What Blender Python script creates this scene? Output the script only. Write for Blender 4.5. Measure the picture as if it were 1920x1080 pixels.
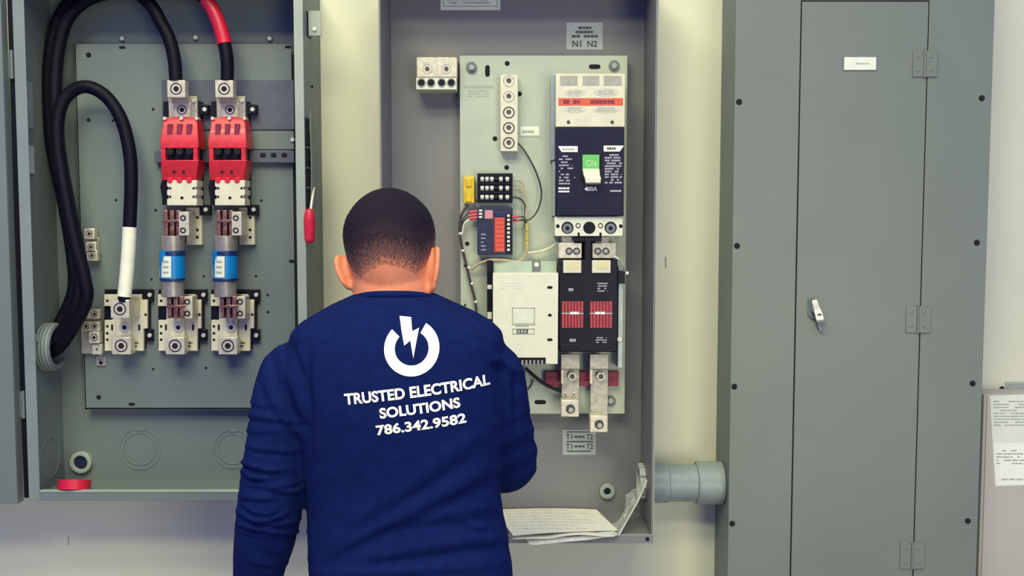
import bpy, bmesh, math, random
import numpy as np
from mathutils import Vector, Matrix
from mathutils.bvhtree import BVHTree
random.seed(7); np.random.seed(7)
for o in list(bpy.data.objects): bpy.data.objects.remove(o)
SC = bpy.context.scene
COL = SC.collection
# ------------------------------------------------------------------ camera
F = 1850.0; PITCH = math.radians(3.9); CAMZ = 1.65
cam = bpy.data.cameras.new('camera'); cam.sensor_width = 36; cam.lens = F / 1920 * 36; cam.clip_start = 0.05
camo = bpy.data.objects.new('camera', cam); COL.objects.link(camo)
camo.location = (0, 0, CAMZ); camo.rotation_euler = (math.pi / 2 - PITCH, 0, 0)
SC.camera = camo
# ------------------------------------------------------------------ light
w = bpy.data.worlds.new('world'); SC.world = w; w.use_nodes = True
w.node_tree.nodes['Background'].inputs[0].default_value = (0.20, 0.23, 1.0, 1)
w.node_tree.nodes['Background'].inputs[1].default_value = 0.60
def area(name, loc, target, sx, sy, power, col):
    l = bpy.data.lights.new(name, 'AREA'); l.shape = 'RECTANGLE'; l.size = sx; l.size_y = sy
    l.energy = power; l.color = col
    o = bpy.data.objects.new(name, l); COL.objects.link(o); o.location = loc
    d = Vector(target) - Vector(loc); o.rotation_euler = d.to_track_quat('-Z', 'Y').to_euler()
    return o
for lx, ly, pw in ((-0.9, 1.0, 16), (0.3, 1.0, 10), (-0.9, 0.0, 42), (0.3, 0.0, 23), (-0.9, -1.2, 44), (0.3, -1.2, 25)):
    area('ceiling_troffer_light', (lx, ly, 3.7), (lx*0.8, ly + 0.45, 0), 1.2, 0.6, pw, (1.0, 0.97, 0.60))
area('panel_sheen_fill', (1.75, -2.4, 0.95), (0.6, 2.2, 1.0), 1.4, 1.9, 60, (1.0, 0.97, 0.66))  # unseen lamp added behind the camera for panel sheen and frontal fill
SC.view_settings.view_transform = 'Standard'; SC.view_settings.look = 'None'
SC.view_settings.exposure = 0.16; SC.view_settings.gamma = 1.0; SC.view_settings.use_curve_mapping = False

# ------------------------------------------------------------------ pixel -> place
cp, sp = math.cos(PITCH), math.sin(PITCH)
def P(u, v, Y):
    a = (u - 960) / F; b = (540 - v) / F
    d = Vector((a, cp + b * sp, -sp + b * cp)); t = Y / d.y
    return Vector((d.x * t, Y, CAMZ + d.z * t))
def X(u, v, Y): return P(u, v, Y).x
def Z(v, Y): return P(960, v, Y).z
def PX(Y): return Y / F

# ------------------------------------------------------------------ materials
MATS = {}
def mat(name, col, rough=0.5, metal=0.0, var=0.05, nscale=40, bump=0.0, bscale=300, spec=0.5, col2=None, coat=0, trans=0.0, alpha=1.0, sss=0):
    if name in MATS: return MATS[name]
    m = bpy.data.materials.new(name); m.use_nodes = True; nt = m.node_tree; N = nt.nodes; L = nt.links
    b = N['Principled BSDF']
    tc = N.new('ShaderNodeTexCoord')
    nz = N.new('ShaderNodeTexNoise'); nz.inputs['Scale'].default_value = nscale; nz.inputs['Detail'].default_value = 4
    L.new(tc.outputs['Object'], nz.inputs['Vector'])
    rp = N.new('ShaderNodeValToRGB')
    c2 = col2 or tuple(max(0, c * (1 - 2.2 * var)) for c in col)
    c1 = tuple(min(1, c * (1 + var)) for c in col)
    rp.color_ramp.elements[0].position = 0.3; rp.color_ramp.elements[0].color = (*c2, 1)
    rp.color_ramp.elements[1].position = 0.7; rp.color_ramp.elements[1].color = (*c1, 1)
    L.new(nz.outputs['Fac'], rp.inputs['Fac']); L.new(rp.outputs['Color'], b.inputs['Base Color'])
    b.inputs['Roughness'].default_value = rough; b.inputs['Metallic'].default_value = metal
    b.inputs['Specular IOR Level'].default_value = spec
    b.inputs['Coat Weight'].default_value = coat
    b.inputs['Transmission Weight'].default_value = trans
    b.inputs['Alpha'].default_value = alpha
    if sss: b.inputs['Subsurface Weight'].default_value = sss; b.inputs['Subsurface Radius'].default_value = (0.01, 0.004, 0.002)
    if bump:
        n2 = N.new('ShaderNodeTexNoise'); n2.inputs['Scale'].default_value = bscale; n2.inputs['Detail'].default_value = 3
        L.new(tc.outputs['Object'], n2.inputs['Vector'])
        bp = N.new('ShaderNodeBump'); bp.inputs['Strength'].default_value = bump; bp.inputs['Distance'].default_value = 0.002
        L.new(n2.outputs['Fac'], bp.inputs['Height']); L.new(bp.outputs['Normal'], b.inputs['Normal'])
    MATS[name] = m
    return m
M_wall = mat('painted_drywall', (0.66, 0.67, 0.505), 0.85, var=0.02, nscale=3, bump=0.12, bscale=220)
M_floor = mat('concrete', (0.30, 0.30, 0.28), 0.8, var=0.12, nscale=6, bump=0.2, bscale=60)
M_grey = mat('grey_enamel', (0.148, 0.184, 0.178), 0.5, var=0.03, nscale=5, bump=0.06, bscale=500)
M_greyd = mat('grey_enamel_door', (0.155, 0.185, 0.155), 0.45, var=0.03, nscale=4, bump=0.06, bscale=500)
M_greyb = mat('blue_grey_enamel', (0.14, 0.165, 0.185), 0.45, var=0.04, nscale=6, bump=0.06, bscale=500)
M_pan = mat('warm_grey_enamel', (0.185, 0.185, 0.188), 0.5, var=0.03, nscale=5, bump=0.05, bscale=500)
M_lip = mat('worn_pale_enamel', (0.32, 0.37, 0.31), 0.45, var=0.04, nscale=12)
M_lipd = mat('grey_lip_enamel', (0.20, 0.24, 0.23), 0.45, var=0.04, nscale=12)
M_galv = mat('galvanised_plate', (0.42, 0.47, 0.37), 0.45, metal=0.15, var=0.03, nscale=14)
M_tin = mat('tinned_lug', (0.66, 0.62, 0.48), 0.38, metal=0.35, var=0.10, nscale=120)
M_tin2 = mat('dull_tinned_lug', (0.46, 0.44, 0.36), 0.42, metal=0.35, var=0.12, nscale=120)
M_steel = mat('steel_screw', (0.34, 0.35, 0.33), 0.4, metal=0.4, var=0.08, nscale=80)
M_chrome = mat('bright_steel', (0.66, 0.66, 0.56), 0.35, metal=0.3, var=0.05, nscale=60)
M_black = mat('black_plastic', (0.004, 0.004, 0.012), 0.45, var=0.1, spec=0.25)
M_hole = mat('dark_hole', (0.004, 0.004, 0.010), 0.9, var=0.1)
M_cable = mat('black_cable_jacket', (0.003, 0.003, 0.010), 0.55, var=0.1, nscale=20, spec=0.15)
M_navy = mat('navy_breaker_plastic', (0.006, 0.006, 0.030), 0.45, var=0.08, spec=0.25)
M_cream = mat('cream_moulded_plastic', (0.66, 0.64, 0.48), 0.5, var=0.04)
M_white = mat('white_plastic', (0.70, 0.71, 0.56), 0.45, var=0.02)
M_print = mat('white_print', (0.86, 0.86, 0.78), 0.6, var=0.02)
M_pgrey = mat('grey_print', (0.36, 0.36, 0.42), 0.6, var=0.03)
M_pdark = mat('dark_print', (0.05, 0.06, 0.06), 0.6, var=0.03)
M_pmid = mat('faded_print', (0.33, 0.36, 0.30), 0.6, var=0.03)
M_red = mat('red_plastic', (0.62, 0.015, 0.035), 0.42, var=0.12, nscale=70, coat=0.2)
M_dred = mat('dark_red_plastic', (0.20, 0.012, 0.04), 0.5, var=0.1)
M_redg = mat('red_grille', (0.42, 0.045, 0.06), 0.5, var=0.1)
M_orange = mat('orange_red_label', (0.66, 0.10, 0.045), 0.5, var=0.1, nscale=200)
M_tape = mat('white_tape', (0.80, 0.80, 0.64), 0.55, var=0.04, bump=0.1, bscale=90)
M_rtape = mat('red_tape', (0.58, 0.012, 0.04), 0.35, var=0.08, bump=0.15, bscale=90)
M_copper = mat('copper_clip', (0.42, 0.22, 0.16), 0.3, metal=0.75, var=0.3, nscale=90)
M_blue = mat('blue_fuse_body', (0.0, 0.20, 0.52), 0.4, var=0.08)
M_bdark = mat('dark_blue_band', (0.005, 0.02, 0.10), 0.4, var=0.05)
M_ferr = mat('fuse_ferrule', (0.34, 0.32, 0.28), 0.38, metal=0.45, var=0.15, nscale=40)
M_label = mat('label_paper', (0.72, 0.76, 0.62), 0.6, var=0.03)
M_labelg = mat('grey_label', (0.40, 0.44, 0.42), 0.5, var=0.05)
M_yellow = mat('yellow_plastic', (0.72, 0.50, 0.02), 0.4, var=0.12, nscale=60)
M_yell2 = mat('yellow_sleeve', (0.50, 0.44, 0.12), 0.5, var=0.1)
M_tan = mat('tan_wire', (0.46, 0.38, 0.24), 0.5, var=0.1)
M_green = mat('bright_green_plastic', (0.12, 0.50, 0.12), 0.45, var=0.06)
M_dgreen = mat('dark_green_wire', (0.02, 0.035, 0.03), 0.45, var=0.1)
M_pwire = mat('pink_red_terminal', (0.60, 0.03, 0.10), 0.45, var=0.1)
M_pcb = mat('dark_blue_module', (0.012, 0.018, 0.06), 0.45, var=0.25, nscale=60)
M_pvc = mat('grey_pvc', (0.25, 0.30, 0.29), 0.4, var=0.04)
M_paper = mat('white_paper', (0.86, 0.87, 0.74), 0.7, var=0.02)
M_bag = mat('clear_plastic_bag', (0.75, 0.77, 0.72), 0.25, var=0.1, nscale=30, alpha=0.42, spec=0.8)
M_beige = mat('beige_enamel', (0.46, 0.44, 0.37), 0.5, var=0.03, nscale=5)
M_steelb = mat('silver_bracket', (0.38, 0.44, 0.44), 0.35, metal=0.4, var=0.08)
M_fib = mat('slate_base', (0.085, 0.095, 0.135), 0.55, var=0.06)
M_shirt = mat('navy_cotton', (0.005, 0.0125, 0.078), 0.95, var=0.07, nscale=60, bump=0.25, bscale=900, spec=0.06)
M_skin = mat('skin', (0.70, 0.245, 0.125), 0.6, var=0.05, nscale=60, bump=0.05, bscale=400, sss=0.12)
M_jeans = mat('dark_denim', (0.02, 0.025, 0.05), 0.85, var=0.15, nscale=200)
M_shoe = mat('black_leather', (0.012, 0.012, 0.014), 0.45, var=0.1)
M_eye = mat('eye_white', (0.8, 0.78, 0.75), 0.2, var=0.01)

# ------------------------------------------------------------------ mesh builder
class MB:
    def __init__(s): s.v = []; s.f = []
    def add(s, vs, fs):
        k = len(s.v); s.v += [Vector(a) for a in vs]; s.f += [tuple(i + k for i in f) for f in fs]; return s
    def box(s, a, b):
        x0, y0, z0 = a; x1, y1, z1 = b
        x0, x1 = min(x0, x1), max(x0, x1); y0, y1 = min(y0, y1), max(y0, y1); z0, z1 = min(z0, z1), max(z0, z1)
        return s.add([(x0,y0,z0),(x1,y0,z0),(x1,y1,z0),(x0,y1,z0),(x0,y0,z1),(x1,y0,z1),(x1,y1,z1),(x0,y1,z1)],
              [(0,3,2,1),(4,5,6,7),(0,1,5,4),(1,2,6,5),(2,3,7,6),(3,0,4,7)])
    def bx(s, u0, v0, u1, v1, yf, yb):              # pixel rectangle seen at depth yf, going back to yb
        vm = (v0 + v1) / 2
        return s.box((X(u0, vm, yf), yf, Z(v1, yf)), (X(u1, vm, yf), yb, Z(v0, yf)))
    def pr(s, pts, yf, yb):                          # pixel polygon (clockwise in the photo) extruded to yb
        q = [P(u, v, yf) for u, v in pts]; n = len(q)
        vs = [(a.x, yf, a.z) for a in q] + [(a.x, yb, a.z) for a in q]
        fs = [tuple(range(n))[::-1], tuple(range(n, 2 * n))]
        fs += [(i, (i + 1) % n, (i + 1) % n + n, i + n) for i in range(n)]
        return s.add(vs, fs)
    def cyl(s, c, axis, r, h, n=20, r2=None):
        c = Vector(c); ax = Vector(axis).normalized(); q = ax.to_track_quat('Z', 'Y'); r2 = r if r2 is None else r2
        vs = []
        for k, rr in ((0, r), (1, r2)):
            for i in range(n):
                t = 2 * math.pi * i / n
                vs.append(c + q @ Vector((rr * math.cos(t), rr * math.sin(t), k * h)))
        fs = [tuple(range(n))[::-1], tuple(range(n, 2 * n))] + [(i, (i + 1) % n, (i + 1) % n + n, i + n) for i in range(n)]
        return s.add(vs, fs)
    def cy(s, u, v, r, yf, yb, n=20):                # round boss facing the room, r in pixels
        return s.cyl(P(u, v, yf), (0, 1, 0), r * PX(yf), yb - yf, n)
    def ringx(s, c, axis, ro, ri, h, n=28):
        c = Vector(c); q = Vector(axis).normalized().to_track_quat('Z', 'Y'); vs = []
        for rr, k in ((ro, 0), (ri, 0), (ro, 1), (ri, 1)):
            for i in range(n):
                t = 2 * math.pi * i / n; vs.append(c + q @ Vector((rr * math.cos(t), rr * math.sin(t), k * h)))
        fs = []
        for i in range(n):
            j = (i + 1) % n
            fs += [(i, n + i, n + j, j), (2*n + i, 2*n + j, 3*n + j, 3*n + i), (i, j, 2*n + j, 2*n + i), (n + i, 3*n + i, 3*n + j, n + j)]
        return s.add(vs, fs)
    def ri(s, u, v, ro, ri, yf, yb, n=24):
        return s.ringx(P(u, v, yf), (0, 1, 0), ro * PX(yf), ri * PX(yf), yb - yf, n)
    def tube(s, pts, r, n=12, cap=True, sub=6):
        pts = [Vector(p) for p in pts]; R = r if isinstance(r, (list, tuple)) else [r] * len(pts)
        Q, RR = catmull(pts, R, sub)
        vs = []; fs = []; nrm = None
        for i, p in enumerate(Q):
            t = (Q[min(i + 1, len(Q) - 1)] - Q[max(i - 1, 0)]).normalized()
            if nrm is None:
                nrm = t.orthogonal().normalized()
            nrm = (nrm - t * nrm.dot(t)).normalized(); bi = t.cross(nrm)
            for k in range(n):
                a = 2 * math.pi * k / n; vs.append(p + (nrm * math.cos(a) + bi * math.sin(a)) * RR[i])
        for i in range(len(Q) - 1):
            for k in range(n):
                k2 = (k + 1) % n; fs.append((i*n + k, i*n + k2, (i+1)*n + k2, (i+1)*n + k))
        if cap: fs.append(tuple(range(n))[::-1]); fs.append(tuple((len(Q)-1)*n + k for k in range(n)))
        return s.add(vs, fs)
    def loft(s, rings):
        n = len(rings[0]); vs = [p for r in rings for p in r]; fs = []
        for i in range(len(rings) - 1):
            for k in range(n):
                k2 = (k + 1) % n; fs.append((i*n + k, i*n + k2, (i+1)*n + k2, (i+1)*n + k))
        fs.append(tuple(range(n))[::-1]); fs.append(tuple((len(rings)-1)*n + k for k in range(n)))
        return s.add(vs, fs)
    def ell(s, c, r, rot=None, nu=24, nv=16):
        c = Vector(c); rot = rot or Matrix.Identity(3); vs = [c + rot @ Vector((0, 0, r[2]))]; fs = []
        for j in range(1, nv):
            ph = math.pi * j / nv
            for i in range(nu):
                t = 2 * math.pi * i / nu
                vs.append(c + rot @ Vector((r[0]*math.sin(ph)*math.cos(t), r[1]*math.sin(ph)*math.sin(t), r[2]*math.cos(ph))))
        vs.append(c + rot @ Vector((0, 0, -r[2])))
        for i in range(nu): fs.append((0, 1 + i, 1 + (i+1) % nu))
        for j in range(nv - 2):
            for i in range(nu):
                a = 1 + j*nu; fs.append((a + i, a + nu + i, a + nu + (i+1) % nu, a + (i+1) % nu))
        a = 1 + (nv-2)*nu
        for i in range(nu): fs.append((a + i, len(vs)-1, a + (i+1) % nu))
        return s.add(vs, fs)
def catmull(pts, R, sub):
    if len(pts) < 3 or sub < 2: return pts, R
    Q = []; RR = []
    for i in range(len(pts) - 1):
        p0 = pts[max(i-1, 0)]; p1 = pts[i]; p2 = pts[i+1]; p3 = pts[min(i+2, len(pts)-1)]
        for k in range(sub):
            t = k / sub
            Q.append(0.5 * ((2*p1) + (p2-p0)*t + (2*p0-5*p1+4*p2-p3)*t*t + (3*p1-p0-3*p2+p3)*t**3))
            RR.append(R[i] + (R[i+1]-R[i]) * t)
    Q.append(pts[-1]); RR.append(R[-1])
    return Q, RR
ORG = {}
def mesh_obj(name, mb, m, org=None, bev=0.0008, smooth=True, fixn=True):
    if org is None:
        xs = [p.x for p in mb.v]; ys = [p.y for p in mb.v]; zs = [p.z for p in mb.v]
        org = Vector(((min(xs)+max(xs))/2, (min(ys)+max(ys))/2, min(zs)))
    me = bpy.data.meshes.new(name)
    me.from_pydata([p - org for p in mb.v], [], mb.f)
    if fixn:
        b = bmesh.new(); b.from_mesh(me); bmesh.ops.recalc_face_normals(b, faces=b.faces); b.to_mesh(me); b.free()
    if smooth:
        me.polygons.foreach_set('use_smooth', [True] * len(me.polygons)); me.set_sharp_from_angle(angle=math.radians(35))
    me.materials.append(m); me.update()
    o = bpy.data.objects.new(name, me); COL.objects.link(o); ORG[o] = org
    if bev:
        md = o.modifiers.new('bevel', 'BEVEL'); md.width = bev; md.segments = 2; md.limit_method = 'ANGLE'; md.angle_limit = math.radians(40)
        md.use_clamp_overlap = True
    return o
def tag(o, label, cat, group=None, kind=None):
    if label: o['label'] = label
    if cat: o['category'] = cat
    if group: o['group'] = group
    if kind: o['kind'] = kind
    return o
def T(name, label, cat, loc, group=None, kind=None):
    o = bpy.data.objects.new(name, None); COL.objects.link(o); o.location = loc; o.empty_display_size = 0.02
    ORG[o] = Vector(loc); return tag(o, label, cat, group, kind)
def part(name, mb, m, par, label=None, bev=0.0008, **k):
    o = mesh_obj(name, mb, m, ORG[par], bev, **k); o.parent = par
    if label: o['label'] = label
    if 'text' in name or name in ('stamped_mark',): o['kind'] = 'stuff'
    return o
def solo(name, mb, m, label, cat, group=None, bev=0.0008, kind=None, **k):
    o = mesh_obj(name, mb, m, None, bev, **k); o.location = ORG[o]; return tag(o, label, cat, group, kind)

def screw(par, u, v, r, yf, m=None, name='screw', socket=True, depth=0.004):
    o = part(name, MB().cy(u, v, r, yf - depth, yf + 0.0005), m or M_steel, par, bev=0.0006)
    if socket: part('socket', MB().cy(u, v, r * 0.5, yf - depth - 0.0004, yf - depth + 0.001, 6), M_hole, o, bev=0)
    return o
def hole(par, u, v, r, yf, rv=None, name='hole'):
    if rv is None: return part(name, MB().cy(u, v, r, yf - 0.0005, yf + 0.001, 14), M_hole, par, bev=0)
    mb = MB(); pts = []
    for i in range(14):
        t = 2*math.pi*i/14; c, s_ = math.cos(t), math.sin(t)
        pts.append((u + r * math.copysign(abs(c)**0.6, c), v + rv * math.copysign(abs(s_)**0.6, s_)))
    return part(name, mb.pr(pts, yf - 0.0005, yf + 0.001), M_hole, par, bev=0)
def lug(par, u0, v0, u1, v1, yf, yb, sr=None, m=None, su=None, sv=None, name='lug', ring=True):
    m = m or M_tin
    o = part(name, MB().bx(u0, v0, u1, v1, yf, yb), m, par, bev=0.0015)
    su = su if su is not None else (u0+u1)/2; sv = sv if sv is not None else (v0+v1)/2; sr = sr or (u1-u0)*0.3
    if ring: part('set_screw', MB().ri(su, sv, sr, sr*0.82, yf - 0.0004, yf+0.001), M_hole, o, bev=0)
    part('screw_socket', MB().cy(su, sv, sr*0.5, yf - 0.0006, yf+0.001, 6), M_hole, o, bev=0)
    return o
def dashes(u0, v0, u1, v1, rows, yf, fill=0.6, dens=0.8, wmin=2, wmax=8, seed=0, ragged=0.3, align='l'):
    """illegible small print: rows of broken strokes"""
    rnd = random.Random(seed); mb = MB(); rh = (v1 - v0) / rows
    for r in range(rows):
        a = v0 + r * rh + rh * (1-fill)/2; b = a + rh * fill
        L_ = (u1-u0) * (1 - ragged * rnd.random()); x = u0 if align == 'l' else (u0+u1)/2 - L_/2; e = x + L_
        while x < e - 0.5:
            wd = min(rnd.uniform(wmin, wmax), e - x)
            if rnd.random() < dens: mb.bx(x, a, x + wd * 0.86, b, yf - 0.0003, yf + 0.0002)
            x += wd
    if not mb.v: mb.bx(u0, v0, u1, v1, yf-.0003, yf)
    return mb
def text2d(s, offset=0.0, spacing=1.0):
    c = bpy.data.curves.new('t', 'FONT'); c.body = s; c.size = 1; c.offset = offset; c.space_character = spacing; c.resolution_u = 6
    o = bpy.data.objects.new('t', c); COL.objects.link(o); dg = bpy.context.evaluated_depsgraph_get()
    me = bpy.data.meshes.new_from_object(o.evaluated_get(dg))
    vs = [(v.co.x, v.co.y) for v in me.vertices]; fs = [tuple(p.vertices) for p in me.polygons]
    bpy.data.objects.remove(o); bpy.data.curves.remove(c); bpy.data.meshes.remove(me)
    x0 = min(a for a, b in vs); x1 = max(a for a, b in vs); y0 = min(b for a, b in vs); y1 = max(b for a, b in vs)
    return [((a-x0)/(x1-x0), (b-y0)/(y1-y0)) for a, b in vs], fs
def text_px(s, u0, v0, u1, v1, yf, offset=0.02):
    vs, fs = text2d(s, offset); mb = MB()
    return mb.add([(P(u0 + a*(u1-u0), v1 - b*(v1-v0), yf - 0.0004)) for a, b in vs], fs)

# ================================================================== SETTING
YW = 2.28
wb = solo('wall_back', MB().box((-2.6, YW, 0), (2.6, YW + 0.12, 2.9)), M_wall, 'cream painted wall behind the electrical boxes', None, kind='structure', bev=0)
fl = solo('floor', MB().box((-2.6, -2.6, -0.08), (2.6, YW + 0.12, 0)), M_floor, 'grey concrete floor', None, kind='structure', bev=0)
for (u, v, r) in ((1248, 492, 3), (128, 1014, 2.2)):
    mk = MB().pr([(u-r*.6, v-r*4), (u+r*.5, v-r*3), (u+r*.6, v+r*3), (u-r*.3, v+r*4)], YW-0.0006, YW+0.0005)
    part('scuff_mark', mk, mat('scuff', (0.33, 0.32, 0.26), 0.9), wb, bev=0)

# ================================================================== LEFT ENCLOSURE
YB, YL = 2.255, 2.095     # back pan face, front lip
xl = X(40, 480, YL); xr = X(572, 300, YL); zt = Z(-48, YL); zb = Z(938, YL); th = 0.004
LB = T('disconnect_enclosure', 'open grey metal enclosure at left holding cables, fuses and red switch covers', 'electrical box', (( xl+xr)/2, YL, zb))
part('back_pan', MB().box((xl, YB, zb), (xr, YW, zt)), M_grey, LB, bev=0)
part('side_wall', MB().box((xl, YL, zb), (xl+th, YB, zt)), M_grey, LB)
part('side_wall', MB().box((xr-th, YL, zb), (xr, YB, zt)), M_grey, LB)
part('bottom_wall', MB().box((xl+th, YL, zb), (xr-th, YB, zb+th)), M_grey, LB)
part('top_wall', MB().box((xl+th, YL, zt-th), (xr-th, YB, zt)), M_grey, LB)
lw = 17*PX(YL)
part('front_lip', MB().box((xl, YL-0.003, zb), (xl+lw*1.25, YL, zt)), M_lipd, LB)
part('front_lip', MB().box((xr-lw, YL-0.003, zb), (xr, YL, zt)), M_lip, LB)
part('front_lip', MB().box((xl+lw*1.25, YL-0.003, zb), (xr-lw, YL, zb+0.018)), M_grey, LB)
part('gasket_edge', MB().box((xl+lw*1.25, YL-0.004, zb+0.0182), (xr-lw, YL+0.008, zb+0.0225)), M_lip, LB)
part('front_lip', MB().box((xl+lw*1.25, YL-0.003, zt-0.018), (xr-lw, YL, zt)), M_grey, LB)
part('gap_shade_strip', MB().box((xl-0.021, YL+0.018, zb), (xl, YL+0.024, zt)), M_black, LB)  # black strip standing in for the shaded wall in the door gap
# knockouts in the back pan
for (u, v, r) in ((262, 842, 41), (437, 842, 39)):
    k = part('knockout', MB().ri(u, v, r, r-3.5, YB-0.0012, YB+0.001, 40), M_grey, LB, bev=0.0004)
    part('knockout_ring', MB().ri(u, v, r-9, r-11.5, YB-0.0012, YB+0.001, 40), M_grey, k, bev=0.0004)
    for dv in (-r+5, r-5): part('knockout_tab', MB().bx(u-7, v+dv-3, u+7, v+dv+3, YB-0.0016, YB+0.0005), M_grey, k, bev=0.0004)
kz = Z(860, 2.18)
part('knockout', MB().ringx((xl+th-0.0005, 2.185, kz), (1, 0, 0), 0.048, 0.044, 0.002, 40), M_grey, LB, bev=0.0004)
# drain boss
db = part('hub_boss', MB().ri(150, 868, 21, 13, YB-0.012, YB+0.001), M_lip, LB, bev=0.002)
part('hub_hole', MB().cy(150, 868, 13.4, YB-0.006, YB+0.001), mat('deep_blue_plug', (0.012, 0.02, 0.06), 0.4), db, bev=0)
# studs over the plate
for u, v in ((228, 72), (366, 70), (505, 72)):
    st = part('mounting_stud', MB().cy(u, v, 4.2, YB-0.010, YB+0.001, 10), M_chrome, LB)
    part('stud_nut', MB().cy(u, v, 7, YB-0.003, YB+0.001, 6), M_greyb, st)
# mounting plate
YP = 2.225
mp = part('mounting_plate', MB().bx(149, 82, 551, 768, YP, YP+0.004), M_grey, LB, bev=0.0012)
rim = MB(); pl = P(149, 425, YP); pr_ = P(551, 425, YP)
rim.box((pl.x, YP, Z(768, YP)), (pr_.x, YB+0.0005, Z(764, YP))); rim.box((pl.x, YP, Z(768, YP)), (pl.x+0.004, YB+0.0005, Z(82, YP)))
part('plate_flange', rim, M_grey, mp)
for (u, v, r) in ((166,103,5),(166,225,3.6),(212,226,2.4),(287,205,2.6),(185,745,4.6),(284,524,2.2),(382,518,2.4),(480,518,2.4),(502,553,2.6),(502,585,2.6),
                  (287,692,2.4),(386,690,2.4),(490,376,2.4),(292,394,2.6),(217,375,2.4),(487,226,2.2),(310,500,1.6),(388,628,1.8)):
    hole(mp, u, v, r, YP)
for (u, v, a, b) in ((229,89,6,2.6),(540,88,6,2.6),(247,758,6,2.8),(547,490,5.5,3)): hole(mp, u, v, a, YP, b, 'slot')
# bracket on left wall
bk = MB().box((xl+th, 2.115, Z(240, 2.12)), (xl+th+0.003, 2.155, Z(150, 2.12)))
b1 = part('latch_bracket', bk, M_steelb, LB)
part('latch_bracket_foot', MB().box((xl+th+0.0005, 2.112, Z(325, 2.12)), (xl+th+0.004, 2.150, Z(272, 2.12))), M_labelg, b1)
part('latch_bracket_bar', MB().box((xl+th, 2.13, Z(274, 2.12)), (xl+th+0.002, 2.145, Z(238, 2.12))), M_greyb, b1)
# door standing open at the left edge
dx1 = X(17, 480, 2.085); dx0 = dx1 - 0.50
DR = T('enclosure_door', 'grey steel door swung open at the left edge of the left enclosure', 'door', (dx1, 2.06, Z(945, 2.085)))
part('door_panel', MB().box((dx0, 2.085, Z(945, 2.085)), (dx1, 2.089, Z(-28, 2.085))), M_grey, DR)
part('door_edge', MB().box((dx1-0.003, 2.0892, Z(945, 2.085)), (dx1, 2.112, Z(-28, 2.085))), M_grey, DR)
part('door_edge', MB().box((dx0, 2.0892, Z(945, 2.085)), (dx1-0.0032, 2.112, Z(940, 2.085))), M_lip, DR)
for v in (120, 760):
    hg = part('hinge_knuckle', MB().cyl((dx1+0.008, 2.108, Z(v, 2.1)-0.03), (0,0,1), 0.004, 0.06, 12), M_greyb, DR)
    part('hinge_leaf', MB().box((dx1-0.0005, 2.109, Z(v, 2.1)-0.028), (dx1+0.007, 2.111, Z(v, 2.1)+0.028)), M_greyb, hg)
# hinge tab on the outside right
HT = T('latch_tab', 'small grey square latch tab on right side of the left enclosure', 'latch', P(588, 68, 2.12))
part('tab_plate', MB().bx(578, 20, 602, 67, 2.13, 2.134), M_lip, HT)
part('tab_return', MB().box((xr+0.0002, 2.134, Z(67, 2.13)), (xr+0.003, 2.17, Z(20, 2.13))), M_black, HT)
screw(HT, 589, 54, 4, 2.13, M_chrome, socket=False)
hole(LB, 585, 162, 2.6, 2.15, name='side_hole')
# handle on the right outer side
HD = T('red_grip_lever', 'disconnect lever with red grip on right side of the left enclosure', 'lever', (xr, 2.12, Z(455, 2.1)))
part('slot_plate', MB().box((xr+0.0002, 2.100, Z(392, 2.12)), (xr+0.0018, 2.175, Z(222, 2.12))), M_hole, HD, bev=0)
for v in (277, 315, 352):
    part('slot_bar', MB().box((xr+0.001, 2.102, Z(v+1.5, 2.12)), (xr+0.003, 2.17, Z(v-1.5, 2.12))), M_greyb, HD, bev=0)
arc = []; 
prof = [(2.118, 208), (2.132, 222), (2.155, 255), (2.17, 295), (2.168, 335), (2.155, 368), (2.135, 392), (2.118, 400), (2.112, 395), (2.118, 360), (2.120, 300), (2.116, 240)]
vs = []; n = len(prof)
for xx in (xr+0.009, xr+0.012):
    vs += [(xx - 0.004 + (y-2.112)*0.22, y, Z(v, 2.13)) for y, v in prof]
part('lever_plate', MB().add(vs, [tuple(range(n)), tuple(range(n, 2*n))[::-1]] + [(i, (i+1) % n, (i+1) % n + n, i+n) for i in range(n)]), M_greyd, HD)
part('pivot', MB().cyl((xr+0.001, 2.145, Z(300, 2.13)), (1,0,0), 0.010, 0.009, 16), M_greyb, HD)
part('lever_rod', MB().tube([(xr+0.0105, 2.13, Z(352, 2.12)), (xr+0.010, 2.112, Z(375, 2.11)), (xr+0.008, 2.098, Z(405, 2.09))], 0.0032), M_chrome, HD, bev=0)
gp = [(xr+0.008, 2.094, Z(v, 2.09)) for v in (391, 396, 410, 430, 448, 454, 457)]
part('grip', MB().tube(gp, [0.004, 0.0095, 0.0125, 0.0125, 0.0115, 0.009, 0.004], 16), M_red, HD, bev=0)

# cables -----------------------------------------------------------
RC = 12.0*PX(2.17)
bushx = xl + th
BU = T('conduit_bushing', 'ribbed grey conduit bushing in left wall of the left enclosure', 'bushing', (bushx, 2.17, Z(692, 2.17)))
bc = Vector((bushx, 2.175, Z(650, 2.175)))
part('bushing_body', MB().ringx(bc, (1, 0, 0), 0.051, 0.042, 0.034, 36), M_greyb, BU, bev=0.002)
for i in range(4): part('bushing_rib', MB().ringx(bc + Vector((0.003+0.0076*i, 0, 0)), (1, 0, 0), 0.0535, 0.0505, 0.0045, 36), M_pvc, BU, bev=0.001)
part('bushing_throat', MB().cyl(bc + Vector((0.0006, 0, 0)), (1, 0, 0), 0.0415, 0.002, 28), M_hole, BU, bev=0)
part('bushing_lug', MB().box(bc + Vector((0.001, -0.056, 0.016)), bc + Vector((0.014, -0.046, 0.034))), M_steelb, BU)
start = bc + Vector((0.006, 0, 0))
def pts(L): return [P(*a) for a in L]
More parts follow.
